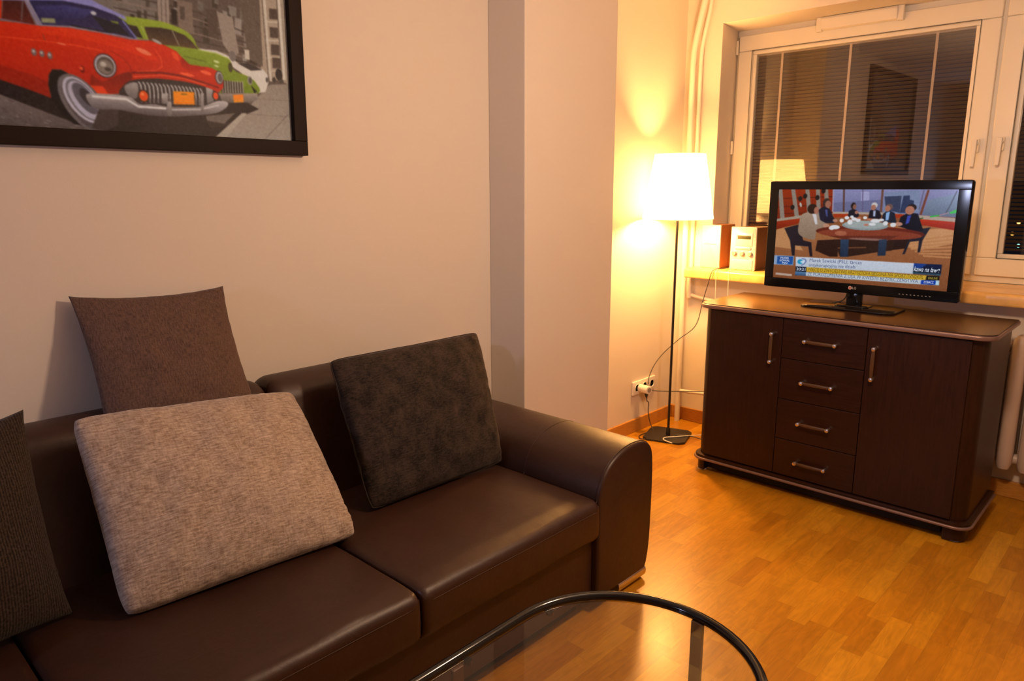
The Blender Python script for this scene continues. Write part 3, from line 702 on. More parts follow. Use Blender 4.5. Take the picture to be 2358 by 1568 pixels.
A([(950, 640), (1040, 620), (1050, 720), (1010, 740), (960, 700)], (170, 158, 154), (110, 98, 96), True)
for i in range(17):
    x = 1050+i*32*(1-i*.006); t = 604+i*3.2; LN([(x, t+6), (x+16, t+30), (x+24, t+80), (x+26, 770+i*1.5)], 15, (118, 106, 104)); LN([(x+2, t+8), (x+20, t+34), (x+26, t+80), (x+27, 740)], 7, (214, 206, 202))
A([(1560, 655), (1610, 670), (1620, 760), (1570, 780)], (180, 170, 166), (110, 100, 98))
E(1090, 720, 44, 48, (44, 34, 34)); E(1090, 720, 34, 40, (238, 78, 22)); E(1082, 706, 14, 14, (252, 130, 70)); E(1632, 720, 30, 36, (44, 34, 34)); E(1634, 720, 23, 29, (238, 76, 26))
A([(655, 720), (680, 702), (800, 704), (980, 726), (1060, 780), (1170, 782), (1262, 800), (1400, 805), (1530, 800), (1640, 760), (1715, 765), (1722, 800), (1640, 850), (1480, 868), (1300, 876), (1140, 868), (1040, 850), (880, 822), (760, 822), (690, 790)], (196, 186, 184), (84, 72, 74), True)
LN([(700, 722), (960, 744), (1050, 800), (1260, 815)], 16, (230, 222, 220)); LN([(1300, 825), (1520, 822), (1660, 790)], 12, (206, 196, 194)); A([(1265, 760), (1300, 765), (1305, 872), (1270, 868)], (176, 164, 160), (110, 98, 96)); A([(1520, 700), (1545, 700), (1545, 840), (1522, 840)], (170, 158, 156), (120, 108, 106)); A([(1232, 700), (1275, 702), (1275, 780), (1240, 780)], (184, 174, 170), (120, 106, 104))
A([(1312, 684), (1470, 692), (1476, 786), (1320, 784)], (252, 146, 4), (246, 128, 0)); LN([(1372, 706), (1418, 709)], 9, (120, 90, 10))
for x in (1335, 1450): LN([(x, 690), (x+2, 698)], 6, (150, 90, 10)); LN([(x+4, 774), (x+5, 782)], 6, (150, 90, 10))
cv.grain(3, 1); cv.grain(4, 3); cv.blur(1.15)
M_print = vcol_mat('printed_photo', None, 0.42)
o0 = Vector(pp3(PW-FWD, PH-FWD, .012)); o1 = Vector(pp3(FWD, PH-FWD, .012)); o2 = Vector(pp3(PW-FWD, FWD, .012))
picture_mesh('print', cv, o0, o1-o0, o2-o0, M_print, pic, gain=(0.86, 1.18, 1.55))

# ------------------------------------------------------------------ sofa
sofa = thing('sofa', 'dark brown leather sofa with scattered cushions along the wall', 'sofa', (1.0, 1.85, 0))
box_obj('base', (-.55, 1.405, .065), (1.900, 2.34, .30), M_leather, sofa, bevel=.012, seg=3)
def seat_cushion(x0, x1):
    """boxy leather cushion, crowned top, rolled front edge"""
    mb = MB(); nx, ny = 44, 48; y0, y1, z0, z1 = 1.372, 2.13, .298, .446
    # cross-section in y-z: front bottom -> front top -> back
    path = []
    R = .034
    path.append((y0+.014, z0)); path.append((y0+.004, z0+.012))
    for k in range(5): path.append((y0-.002*math.sin(PI*k/4), z0+.02+(z1-R-z0-.02)*k/4))
    for k in range(1, 9): a = PI/2*k/8; path.append((y0+R-R*math.cos(a), z1-R+R*math.sin(a)))
    for k in range(1, 36): path.append((y0+R+(y1-y0-R)*k/35, z1))
    L = len(path); xs = []
    RX = .026
    for k in range(7): a = PI/2*k/6; xs.append((x0+RX*(1-math.sin(PI/2-a)) if False else x0+RX*(1-math.cos(a)), 0))
    xs = [(x0+RX*(1-math.cos(PI/2*k/6)), RX*(1-math.sin(PI/2*k/6))) for k in range(7)]
    xs += [(x0+RX+(x1-x0-2*RX)*k/28, 0.0) for k in range(1, 28)]
    xs += [(x1-RX*(1-math.cos(PI/2*k/6)), RX*(1-math.sin(PI/2*k/6))) for k in range(6, -1, -1)]
    vs = []
    cy, cz = (y0+y1)/2, (z0+z1)/2
    for x, ins in xs:
        for i, (y, z) in enumerate(path):
            u = (x-x0)/(x1-x0); v = (y-y0)/(y1-y0)
            crown = .014*math.sin(PI*min(1, max(0, u)))**.6*math.sin(PI*min(1, max(0, v*.9+.12)))**.5 if i > 14 else 0
            yy = y+ins*(.55 if y < y0+R*.8 else 0); zz = z-ins*(.6 if i > 8 else 0)
            w = mnoise.noise(Vector((x*6, y*6, 1.7)))*.0035+mnoise.noise(Vector((x*17+3, y*7, 4.2)))*.0016
            if i > 12: zz += w
            else: yy += w*.7
            # dents where people sit
            zz += crown-.006*math.exp(-(((u-.52)/.22)**2+((v-.45)/.25)**2))*(1 if i > 14 else 0)
            vs.append((x, yy, zz))
    fs = []
    for i in range(len(xs)-1):
        for j in range(L-1): fs.append((i*L+j, (i+1)*L+j, (i+1)*L+j+1, i*L+j+1))
    # closing sides and bottom
    n = len(vs); vs += [(xs[0][0], y1, z0), (xs[-1][0], y1, z0)]
    fs.append(tuple([n]+[k for k in range(L-1, -1, -1)])); fs.append(tuple([(len(xs)-1)*L+k for k in range(L)]+[n+1]))
    mb.add(vs, fs); c = mb.build('seat_cushion', M_leather, sofa, smooth='auto')
    mb = MB()
    for zz in (z1-R*1.02, ):
        mb.tube([(x0+.03+(x1-x0-.06)*k/30, y0-.0008+mnoise.noise(Vector(((x0+.03+(x1-x0-.06)*k/30)*6, 8, 1.7)))*.001, zz) for k in range(31)], .0011, 5)
    mb.build('seam', M_stitch, c, smooth=True)
    return c
for a, b in ((-.482, .306), (.312, 1.100), (1.106, 1.897)): seat_cushion(a, b)
def back_section(x0, x1, rr=.05):
    """upright back panel: leaning face, rolled top, rounded shoulders"""
    prof = [(2.345, .30), (2.375, .36), (2.380, .78), (2.366, .825), (2.335, .852), (2.295, .861), (2.250, .857), (2.215, .840), (2.190, .808), (2.178, .765), (2.155, .68), (2.120, .56), (2.085, .45), (2.06, .36), (2.06, .30)]
    mb = MB(); n = len(prof); st = []
    S = 7
    for k in range(S): a = PI/2*k/(S-1); st.append((x0+rr*(1-math.sin(a)) if False else x0+rr*(1-math.cos(a)), rr*(1-math.sin(a))))
    st = [(x0+rr*(1-math.cos(PI/2*k/(S-1))), rr*.75*(1-math.sin(PI/2*k/(S-1)))) for k in range(S)]
    st += [(x0+rr+(x1-x0-2*rr)*k/18, 0) for k in range(1, 18)]
    st += [(x1-rr*(1-math.cos(PI/2*k/(S-1))), rr*.75*(1-math.sin(PI/2*k/(S-1)))) for k in range(S-1, -1, -1)]
    # subdivide the profile
    P = [Vector((p[0], p[1], 0)) for p in prof]; P = smooth_path(P, 4); n = len(P)
    vs = []
    for x, ins in st:
        for p in P:
            y, z = p.x, p.y; w = 1 if z > .33 else 0
            zz = z-ins*max(0, min(1, (z-.5)/.35)); yy = y+ins*(.8 if y < 2.25 else -.5)*(1 if z < .84 else .6)
            yy += mnoise.noise(Vector((x*5, z*6, 3.3)))*.004*w
            vs.append((x, yy, zz))
    fs = []
    for i in range(len(st)-1):
        for j in range(n-1): fs.append((i*n+j, i*n+j+1, (i+1)*n+j+1, (i+1)*n+j))
        fs.append((i*n+n-1, i*n, (i+1)*n, (i+1)*n+n-1))
    fs.append(tuple(range(n))[::-1]); fs.append(tuple((len(st)-1)*n+k for k in range(n)))
    mb.add(vs, fs); return mb.build('backrest', M_leather, sofa, smooth='auto')
for a, b in ((-.54, .346), (.350, 1.146), (1.150, 1.945)): back_section(a, b)
def arm(sgn, xin):
    prof = [(0, .062), (0, .43), (.006, .470), (.022, .508), (.050, .542), (.085, .566), (.13, .583), (.18, .592), (.235, .592), (.280, .583), (.312, .564), (.330, .535), (.338, .49), (.341, .40), (.338, .25), (.332, .15), (.318, .085), (.305, .062)]
    Q = smooth_path([Vector((p[0], p[1], 0)) for p in prof[1:-1]], 3)
    pts = [(xin+sgn*prof[0][0], prof[0][1])]+[(xin+sgn*q.x, q.y) for q in Q]+[(xin+sgn*prof[-1][0], prof[-1][1])]
    mb = MB(); mb.prism(pts, 1.380, 2.33, 'y', r=.012, seg=4)
    o = mb.build('armrest', M_leather, sofa, smooth='auto')
    for yy, rr in ((1.735, .0011), (1.3935, .0022)):
        mb = MB(); mb.tube([(xin+sgn*(q.x), yy, q.y+.0005) for q in Q if q.y > (.44 if yy > 1.5 else .07)], rr, 5)
        mb.build('seam', M_leather, o, smooth=True)
    return o
arm(1, 1.897); arm(-1, -.482)
def foot(x0, x1, y):
    mb = MB(); mb.tube([(x0, y, .034), (x1, y, .034)], .030, 20); mb.box((x0+.01, y+.0, .045), (x1-.01, y+.05, .066))
    return mb.build('foot', M_chrome, sofa, smooth='auto')
foot(2.055, 2.235, 1.425); foot(2.055, 2.235, 2.25); foot(-.82, -.62, 1.425)
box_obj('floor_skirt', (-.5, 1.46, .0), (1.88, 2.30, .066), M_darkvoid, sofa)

# ------------------------------------------------------------------ cushions
def pillow(name, label, TL, TR, BR, BL, T, mat, pinch=.06, exp=.42, pipe=None, sag=0.0, seed=0, wr=.004, cr=0.0, back=1.0):
    """soft cushion through four corner points; front side faces the room"""
    TL, TR, BR, BL = map(Vector, (TL, TR, BR, BL))
    wv = ((TR-TL)+(BR-BL))/2; hv = ((TL-BL)+(TR-BR))/2
    nrm = wv.cross(hv).normalized()
    if nrm.y > 0: nrm = -nrm
    W, H = wv.length, hv.length
    ctr = (TL+TR+BR+BL)/4
    t = thing(name, label, 'cushion', BL*.5+BR*.5, 'loose cushions on the sofa')
    n = 56; idx = {}; vs = []; uvs = []
    def P(u, v):
        us = math.copysign(abs(u), u); eu = 1-pinch*(1-abs(v)**2.2)*abs(u)**3; ev = 1-pinch*(1-abs(u)**2.2)*abs(v)**3
        f = 1-cr*(u*u*v*v)**5
        a, b = (u*eu*f+1)/2, (v*ev*f+1)/2
        return (BL*(1-a)+BR*a)*(1-b)+(TL*(1-a)+TR*a)*b
    fs = []
    for side in (1, -1):
        for j in range(n+1):
            for i in range(n+1):
                edge = i in (0, n) or j in (0, n)
                if side == -1 and edge: idx[(side, i, j)] = idx[(1, i, j)]; continue
                u = -math.cos(PI*i/n)*.35+(2*i/n-1)*.65; v = -math.cos(PI*j/n)*.35+(2*j/n-1)*.65
                h = max(0, (1-u*u))**exp*max(0, (1-v*v))**exp
                p = P(u, v)
                q = Vector((u*3.1+seed, v*3.1, side*2.0+seed*.7))
                e = (1-min(1, (1-u*u)*(1-v*v)*2.2))
                d = mnoise.noise(q)*wr*1.6*(h**.5)+mnoise.noise(q*3.7)*wr*.8*h**.5
                # gathers running in from the seams
                d += wr*1.2*e*(h**.6)*(math.sin(u*27+mnoise.noise(q*2)*9)*abs(v)**6+math.sin(v*24+mnoise.noise(q*2.3+Vector((4, 1, 2)))*9)*abs(u)**6)*(.5+mnoise.noise(q*1.3)*1.2)
                p = p+nrm*side*(T*h*(1 if side > 0 else back)+d)
                if edge: p = p+nrm*mnoise.noise(q*2.5)*wr*.8
                idx[(side, i, j)] = len(vs); vs.append(tuple(p)); uvs.append((u*W/2, v*H/2))
        for j in range(n):
            for i in range(n):
                f = [idx[(side, i, j)], idx[(side, i+1, j)], idx[(side, i+1, j+1)], idx[(side, i, j+1)]]
                fs.append(tuple(f) if side == 1 else tuple(f[::-1]))
    mb = MB(); mb.add(vs, fs); o = mb.build('cover', mat, t, smooth=True)
    if o.data.polygons[n*n//2].normal.dot(nrm) < 0: o.data.flip_normals()
    ul = o.data.uv_layers.new(name='UVMap')
    buf = np.empty(len(o.data.loops), np.int32); o.data.loops.foreach_get('vertex_index', buf)
    ul.data.foreach_set('uv', np.array(uvs)[buf].reshape(-1))
    if pipe:
        ring = [idx[(1, i, 0)] for i in range(n)]+[idx[(1, n, j)] for j in range(n)]+[idx[(1, i, n)] for i in range(n, 0, -1)]+[idx[(1, 0, j)] for j in range(n, 0, -1)]
        mb = MB(); mb.tube([vs[k] for k in ring], pipe, 6, closed=True); mb.build('piping', mat, t, smooth=True)
    return t
pillow('cushion', 'square brown woven cushion propped upright against the wall', (.634, 2.385, 1.192), (1.098, 2.385, 1.176), (1.100, 2.165, .735), (.625, 2.165, .735), .060, M_brownfab, pinch=.075, exp=.62, seed=1.3, wr=.005)
pillow('cushion', 'large beige chenille cushion leaning in the middle of the sofa', (.518, 2.080, .914), (1.180, 2.12, .845), (1.158, 1.740, .464), (.505, 1.790, .464), .085, M_beige, pinch=.012, exp=.40, pipe=None, seed=4.1, wr=.006, cr=.035)
pillow('cushion', 'dark chenille velvet cushion leaning in the right corner of the sofa', (1.306, 2.090, .928), (1.950, 2.035, .940), (1.892, 1.840, .464), (1.283, 1.852, .464), .078, M_darkvel, pinch=.015, exp=.38, pipe=.0028, seed=7.7, wr=.006, cr=.03)
pillow('cushion', 'dark ribbed cushion at the left edge of the photo', (-.06, 1.95, .955), (.425, 2.10, .955), (.428, 1.915, .462), (-.045, 1.79, .462), .092, M_rib, pinch=.08, exp=.5, seed=9.2, wr=.004)

# ------------------------------------------------------------------ coffee table
tb = thing('coffee_table', 'glass coffee table with a black tubular rim', 'coffee table', (.87, .8, 0))
ZT, RT = .45, .301
loop = []
for cx, a0 in ((1.20, -PI/2), (.54, PI/2)):
    for k in range(33): a = a0+PI*k/32; loop.append((cx+RT*math.cos(a), .80+RT*math.sin(a), ZT))
    x_from, x_to = (1.20, .54) if cx > 1 else (.54, 1.20); yy = .80+RT*(1 if cx > 1 else -1)
    loop += [(x_from+(x_to-x_from)*k/12, yy, ZT) for k in range(1, 12)]
mb = MB(); mb.tube(loop, .0125, 16, closed=True); mb.build('rim', M_rim, tb, smooth=True)
gp = []
for cx, a0 in ((1.20, -PI/2), (.54, PI/2)):
    for k in range(33): a = a0+PI*k/32; gp.append((cx+(RT-.010)*math.cos(a), .80+(RT-.010)*math.sin(a)))
mb = MB(); mb.prism(gp, ZT-.010, ZT-.002, 'z'); mb.build('glass_top', M_tabglass, tb)
def tleg(x, y, dx, dy):
    mb = MB(); ang = math.atan2(dy, dx); c, s = math.cos(ang), math.sin(ang)
    def R(a, b, z): return (x+a*c-b*s, y+a*s+b*c, z)
    w, t_ = .016, .006
    vs = [R(a, b, z) for z in (0, ZT-.008) for a, b in ((-t_, -w), (t_, -w), (t_, w), (-t_, w))]
    mb.add(vs, [(0, 3, 2, 1), (4, 5, 6, 7), (0, 1, 5, 4), (1, 2, 6, 5), (2, 3, 7, 6), (3, 0, 4, 7)]); mb.build('leg', M_leg, tb, bevel=.002)
M_leg = plain('brown_black_leg', (0.075, 0.035, 0.018, 1), 0.4)
tleg(1.490, .775, 1, -.05); tleg(.962, 1.083, 0, 1); tleg(.262, .80, 1, 0); tleg(.962, .517, 0, 1)
for a in (1.30, 2.0, -1.3):
    p = (1.20+(RT-.014)*math.cos(a), .80+(RT-.014)*math.sin(a), ZT-.012) if a < 1.9 else (1.0, .80+RT-.014, ZT-.012)
    mb = MB(); mb.lathe(p, [(.009, -.008), (.010, -.004), (.010, .001), (.009, .002)], 12); mb.build('glass_clip', M_rim, tb, smooth='auto')

# ------------------------------------------------------------------ sideboard
sb = thing('sideboard', 'dark walnut sideboard with two doors and four drawers', 'sideboard', (3.62, 1.19, 0))
Y1, Y0s = 1.832, .552; XF = 3.378; XB = 3.880
def qpoly(x0, x1, y0, y1, r):   # plan outline, front corners (low x) rounded
    return rrect(x0, y0, x1, y1, r, 7, (1, 0, 0, 1))
R1 = .055
mb = MB(); mb.prism(qpoly(XF+.012, XB-.01, Y0s+.006, Y1-.006, R1), .086, .893, 'z'); mb.build('carcass', M_cabv, sb, smooth='auto')
mb = MB(); mb.prism(qpoly(XF-.014, XB, Y0s-.014, Y1+.014, R1+.01), .893, .899, 'z')
mb.prism(qpoly(XF-.014, XB, Y0s-.014, Y1+.014, R1+.01), .909, .914, 'z'); mb.build('top_board', M_cabtop, sb, smooth='auto', bevel=.002)
mb = MB(); mb.prism(qpoly(XF-.020, XB+.001, Y0s-.020, Y1+.020, R1+.014), .889, .9095, 'z', r=.006, seg=3); mb.build('edge_molding', M_mold, sb, smooth='auto')
mb = MB(); mb.prism(qpoly(XF-.012, XB, Y0s-.012, Y1+.012, R1+.008), .080, .094, 'z', r=.002, seg=2); mb.build('bottom_board', M_cabh, sb, smooth='auto')
mb = MB(); mb.prism(qpoly(XF-.020, XB+.001, Y0s-.020, Y1+.020, R1+.014), .067, .080, 'z', r=.005, seg=3); mb.build('edge_molding', M_mold, sb, smooth='auto')
mb = MB(); mb.prism([(XF+.045, Y0s+.10), (XF+.045, Y1-.06), (XB-.02, Y1-.06), (XB-.02, Y0s+.10)], .012, .068, 'z'); mb.build('plinth', M_darkvoid, sb)
# corner blocks standing on metal glides
for (a, b, y0, y1, cor) in ((XF+.004, XF+.075, Y1-.055, Y1-.002, (0, 0, 0, 1)), (XF+.004, XF+.085, Y0s+.002, Y0s+.085, (1, 0, 0, 0)), (XB-.08, XB-.01, Y0s+.002, Y0s+.07, (0, 0, 0, 0)), (XB-.08, XB-.01, Y1-.07, Y1-.002, (0, 0, 0, 0))):
    mb = MB(); mb.prism(rrect(a, y0, b, y1, .045, 6, cor), .008, .068, 'z'); f = mb.build('foot', M_cabv, sb, smooth='auto')
    mb = MB(); mb.lathe(((a+b)/2-.0, (y0+y1)/2, 0), [(.026, 0), (.026, .008)], 20); mb.build('glide', M_plug, f, smooth='auto')
box_obj('side_rail', (XB-.28, Y0s-.012, .052), (XB-.05, Y0s-.002, .066), M_darkvoid, sb)
yA, yB, yC, yD = 1.782, 1.398, 1.014, .612     # door | drawers | door
def front(name, y0, y1, z0, z1, mat, par=sb):
    return box_obj(name, (XF-.003, y0+.0015, z0+.0015), (XF+.0125, y1-.0015, z1-.0015), mat, par, bevel=.0022)
d1 = front('door', yB, yA, .100, .886, M_cabv); d2 = front('door', yD, yC, .100, .886, M_cabv)
def handle(par, yc, zc, L, vert):
    h = L/2; mb = MB(); x = XF-.026
    pts = [(x, yc, zc-h+.01), (x, yc, zc+h-.01)] if vert else [(x, yc-h+.01, zc), (x, yc+h-.01, zc)]
    ax = Vector((0, 0, 1)) if vert else Vector((0, 1, 0)); side = Vector((0, 1, 0)) if vert else Vector((0, 0, 1))
    b = MB(); c = Vector((x, yc, zc)); n = 12; N_ = 9; vs = []; fs = []
    for i in range(N_):
        t = -1+2*i/(N_-1)
        for k in range(n):
            a = 2*PI*k/n; p = c+ax*t*(h-.008)+side*math.sin(a)*(.0085-.0015*t*t)+Vector((math.cos(a)*.0045-.004*(1-t*t), 0, 0)); vs.append(tuple(p))
    for i in range(N_-1):
        for k in range(n): fs.append((i*n+k, i*n+(k+1) % n, (i+1)*n+(k+1) % n, (i+1)*n+k))
    b.add(vs, fs); hd = b.build('handle', M_handle, par, smooth=True)
    for s in (-1, 1):
        e = c+ax*s*(h-.006); mb = MB()
        mb.tube([e+Vector((.022, 0, 0)), e+Vector((.006, 0, 0)), e+Vector((-.002, 0, 0)), e+Vector((-.008, 0, 0)), e+Vector((-.010, 0, 0))], [.0075, .0075, .0105, .0085, .001], 14)
        q = mb.build('handle_cap', M_satin, hd if False else par, smooth='auto')
handle(d1, 1.442, .735, .150, True); handle(d2, .977, .729, .150, True)
zs = [.886, .690, .487, .285, .100]; zh = [.788, .586, .383, .183]
for k in range(4):
    dr = front('drawer', yC, yB, zs[k+1], zs[k], M_cabh); handle(dr, 1.213, zh[k], .150, False)

# ------------------------------------------------------------------ television
tv = thing('television', 'black flat-screen television on the sideboard showing a talk show', 'television', (3.72, 1.2, .914))
TX = 3.70; TY0, TY1, TZ0, TZ1 = .746, 1.655, .986, 1.528
SY0, SY1, SZ0, SZ1 = .798, 1.605, 1.036, 1.486
mb = MB(); mb.prism(rrect(TY0, TZ0, TY1, TZ1, .012), TX, TX+.045, 'x', r=.006, seg=3)
mb.prism(rrect(TY0+.12, TZ0+.06, TY1-.12, TZ1-.08, .04), TX+.04, TX+.075, 'x', r=.01, seg=3)
mb.build('housing', M_black, tv, smooth='auto')
mb = MB()
rect_frame(mb, TX-.004, TX+.002, TY0+.003, TY1-.003, TZ0+.003, TZ1-.003, .051, .046, .039)
mb.build('bezel', M_black, tv, bevel=.002)
mb = MB(); mb.prism(rrect(1.165, .925, 1.235, 1.02, .01), TX+.018, TX+.048, 'x', r=.004, seg=2); mb.build('stand_neck', M_black, tv, smooth='auto')
mb = MB(); mb.prism(rrect(3.595, .985, 3.845, 1.425, .05, 6), .9141, .923, 'z', r=.003, seg=3); mb.prism(rrect(3.67, 1.12, 3.78, 1.28, .03), .92, .930, 'z', r=.004, seg=3); mb.build('stand_base', M_black, tv, smooth='auto')
for k in range(9):
    mb = MB(); mb.box((TX-.0052, .86+k*.016, 1.004), (TX-.0038, .866+k*.016, 1.0075)); mb.build('button_mark', M_silver2, tv)
M_logo = plain('logo_grey', (.55, .52, .52, 1), .4); M_logor = plain('logo_red', (.45, .12, .10, 1), .4)
def TVP(x, y, off=.0056):     # point traced on the photo (enlarged 4.287x) -> point on the screen
    q = on_plane(1720+x/4.287, 390+y/4.287, 0, TX); return (TX-off, float(q[1]), float(q[2]))
lg = TVP(1020, 1168); mb = MB(); mb.lathe((TX-.0048, lg[1], lg[2]), [(.0085, -.0004), (.0085, .0004)], 24, 'x'); lo = mb.build('logo', M_logo, tv)
mb = MB(); mb.lathe((TX-.0056, lg[1], lg[2]), [(.0062, -.0002), (.0062, .0002)], 20, 'x'); mb.box((TX-.006, lg[1]-.0008, lg[2]-.004), (TX-.0057, lg[1]+.0008, lg[2]+.004)); mb.build('logo_disc', M_logor, lo)
text_mesh('logo_letters', 'LG', (TX-.0048, lg[1]-.011, lg[2]-.0055), (0, -1, 0), (0, 0, 1), .011, M_logo, lo)

SW, SH = 520, 290
tc = Canvas(SW, SH, (150, 95, 60))
def sc(x, y):
    q = TVP(x, y); return ((SY1-q[1])/(SY1-SY0)*SW, (SZ1-q[2])/(SZ1-SZ0)*SH)
SK = abs(sc(1000, 500)[0]-sc(1100, 500)[0])/100
def T(P, c, c2=None, s=False): tc.poly([sc(*p) for p in P], c, c2, s)
def TE(x, y, a, b, c, rot=0, c2=None): X, Y = sc(x, y); tc.ell(X, Y, a*SK, b*SK, c, rot, col2=c2)
def TL_(P, w, c): tc.line([sc(*p) for p in P], w*SK, c)
# studio floor with brighter streaks
T([(200, 560), (2200, 560), (2200, 1300), (200, 1200)], (176, 122, 82), (142, 90, 58))
T([(1200, 640), (2200, 560), (2200, 700), (1700, 800)], (206, 156, 112)); T([(260, 590), (420, 570), (560, 800), (260, 760)], (196, 146, 102))
for k in range(7): TL_([(1500+k*40, 720+k*22), (2150, 640+k*40)], 16, (198, 144, 100))
# back wall: shelves left, windows centre and right
T([(280, 180), (860, 180), (860, 430), (300, 520)], (160, 58, 18), (130, 44, 14))
for y in (270, 350, 420): TL_([(310, y+20), (860, y)], 8, (96, 34, 14))
for a, b in ((330, 355), (455, 500), (595, 625), (700, 715), (780, 800)): T([(a-15, 190), (a+25, 190), (b+22, 480), (b-22, 490)], (152, 140, 130))
for x, y in ((580, 265), (700, 280), (530, 290), (455, 375), (760, 215)): TE(x, y, 22, 26, (36, 30, 30))
TE(535, 350, 12, 26, (190, 185, 180), -.3)
T([(850, 190), (2150, 190), (2150, 480), (1730, 455), (850, 420)], (150, 150, 190), (120, 124, 160))
T([(1130, 220), (1210, 220), (1210, 400), (1130, 400)], (172, 170, 206)); T([(860, 330), (1330, 300), (1330, 430), (860, 420)], (120, 122, 158)); T([(1360, 230), (1710, 205), (1700, 430), (1350, 430)], (136, 148, 178))
T([(1360, 270), (1530, 262), (1510, 430), (1375, 400)], (66, 76, 104)); T([(1548, 262), (1610, 258), (1610, 300), (1650, 310), (1640, 430), (1510, 430)], (56, 70, 104)); T([(1790, 300), (2090, 240), (2080, 470), (1740, 450)], (142, 156, 178), (112, 124, 146))
for P, w, c in (([(962, 195), (958, 425)], 18, (104, 74, 66)), ([(1148, 195), (1143, 425)], 10, (112, 104, 140)), ([(1343, 200), (1325, 425)], 20, (120, 84, 72)), ([(1795, 205), (1715, 450)], 20, (130, 72, 48)), ([(1750, 205), (1700, 400)], 8, (110, 106, 130)), ([(2075, 215), (2000, 370), (1960, 440)], 9, (88, 92, 110)), ([(858, 200), (850, 420)], 14, (170, 160, 180))): TL_(P, w, c)
T([(850, 420), (1340, 425), (1730, 455), (2160, 490), (2160, 530), (1700, 490), (1340, 450), (850, 440)], (186, 168, 156))
T([(290, 490), (560, 450), (560, 480), (290, 515)], (170, 156, 140)); T([(290, 515), (560, 480), (560, 520), (290, 595)], (176, 60, 22), (130, 40, 14))
T([(860, 440), (1000, 440), (1000, 470), (860, 475)], (176, 66, 26)); T([(1690, 490), (2160, 530), (2160, 620), (1700, 545)], (196, 66, 24), (150, 44, 16)); T([(1460, 440), (1560, 445), (1560, 480), (1460, 480)], (176, 66, 30))
TL_([(1810, 468), (1900, 455)], 12, (60, 190, 80)); TL_([(1900, 455), (1990, 430)], 8, (190, 150, 160)); T([(2000, 425), (2075, 395), (2070, 430), (2010, 440)], (70, 200, 90)); TL_([(1620, 510), (1740, 480)], 8, (40, 90, 30))
# chairs
T([(375, 580), (520, 545), (560, 700), (640, 720), (650, 860), (625, 855), (610, 760), (480, 750), (475, 850), (450, 850), (430, 700)], (40, 34, 46))
T([(1640, 600), (1815, 572), (1735, 700), (1710, 815), (1685, 818), (1700, 705), (1610, 715), (1560, 835), (1535, 838), (1590, 700), (1620, 640)], (44, 42, 56))
# people around the table
T([(712, 400), (760, 365), (820, 390), (850, 460), (880, 510), (860, 530), (730, 530)], (34, 36, 56)); TE(790, 330, 38, 46, (70, 54, 48)); TE(805, 345, 30, 38, (168, 116, 96)); T([(775, 395), (800, 400), (800, 470), (785, 460)], (90, 96, 150))
T([(520, 520), (545, 450), (600, 425), (690, 430), (730, 500), (790, 540), (760, 600), (690, 620), (670, 690), (560, 670), (510, 620)], (176, 154, 136), (150, 128, 110), True); TE(650, 390, 52, 52, (56, 36, 30)); TE(690, 405, 26, 38, (176, 122, 102)); T([(650, 440), (690, 445), (700, 540), (680, 545)], (214, 210, 214))
TE(785, 555, 34, 20, (196, 150, 130)); TE(875, 505, 26, 16, (186, 140, 120))
T([(1000, 470), (1010, 410), (1050, 390), (1090, 405), (1110, 450), (1100, 475)], (36, 34, 48)); TE(1055, 362, 26, 34, (44, 34, 36)); TE(1066, 370, 18, 26, (150, 106, 92)); TE(1085, 425, 18, 18, (180, 130, 112))
T([(1200, 480), (1215, 410), (1255, 390), (1310, 410), (1330, 460), (1320, 490)], (30, 30, 44)); TE(1262, 355, 30, 28, (206, 200, 200)); TE(1252, 378, 24, 28, (176, 124, 106)); T([(1250, 410), (1275, 405), (1270, 465), (1248, 465)], (176, 186, 214))
T([(1330, 520), (1345, 440), (1400, 400), (1460, 430), (1480, 530)], (36, 44, 62)); TE(1408, 372, 34, 32, (120, 96, 92)); TE(1392, 388, 26, 30, (180, 126, 106)); T([(1375, 430), (1415, 415), (1400, 500), (1370, 505)], (150, 184, 226))
T([(1490, 560), (1520, 470), (1600, 425), (1690, 440), (1740, 600), (1650, 620), (1560, 580)], (20, 24, 40)); TE(1630, 378, 42, 34, (50, 34, 32)); TE(1610, 405, 42, 42, (186, 130, 108)); T([(1585, 460), (1625, 450), (1600, 530), (1565, 545)], (70, 84, 176)); TE(1500, 540, 36, 20, (196, 146, 126))
# table
T([(700, 700), (900, 690), (900, 860), (820, 860), (680, 800)], (58, 34, 28)); T([(1000, 700), (1600, 690), (1560, 780), (1400, 800), (1000, 860)], (54, 34, 28)); T([(860, 690), (1460, 690), (1430, 800), (920, 860)], (60, 38, 30))
TL_([(900, 775), (1180, 770)], 14, (120, 80, 54))
TE(1195, 625, 525, 68, (126, 52, 34), 0.0, (92, 38, 28)); TE(1195, 640, 500, 52, (146, 74, 52)); T([(800, 655), (1500, 655), (1400, 700), (950, 690)], (116, 56, 40)); TE(930, 630, 60, 26, (176, 110, 84)); TE(1200, 690, 190, 12, (150, 112, 102))
TE(1165, 555, 225, 48, (150, 160, 162)); TE(1165, 545, 205, 40, (168, 176, 176))
for x, y, a, b in ((940, 505, 22, 20), (990, 478, 24, 18), (1020, 520, 26, 26), (1060, 490, 26, 18), (1100, 500, 26, 20), (1040, 468, 18, 14), (1170, 478, 20, 16), (1270, 508, 46, 20), (1370, 532, 24, 22), (1445, 548, 28, 22), (1240, 542, 34, 14), (1330, 500, 26, 14), (870, 570, 52, 22), (840, 580, 30, 18)): TE(x, y, a, b, (224, 224, 228))
for x, y in ((1110, 480), (1180, 548), (1210, 495)): TE(x, y, 24, 10, (196, 130, 104))
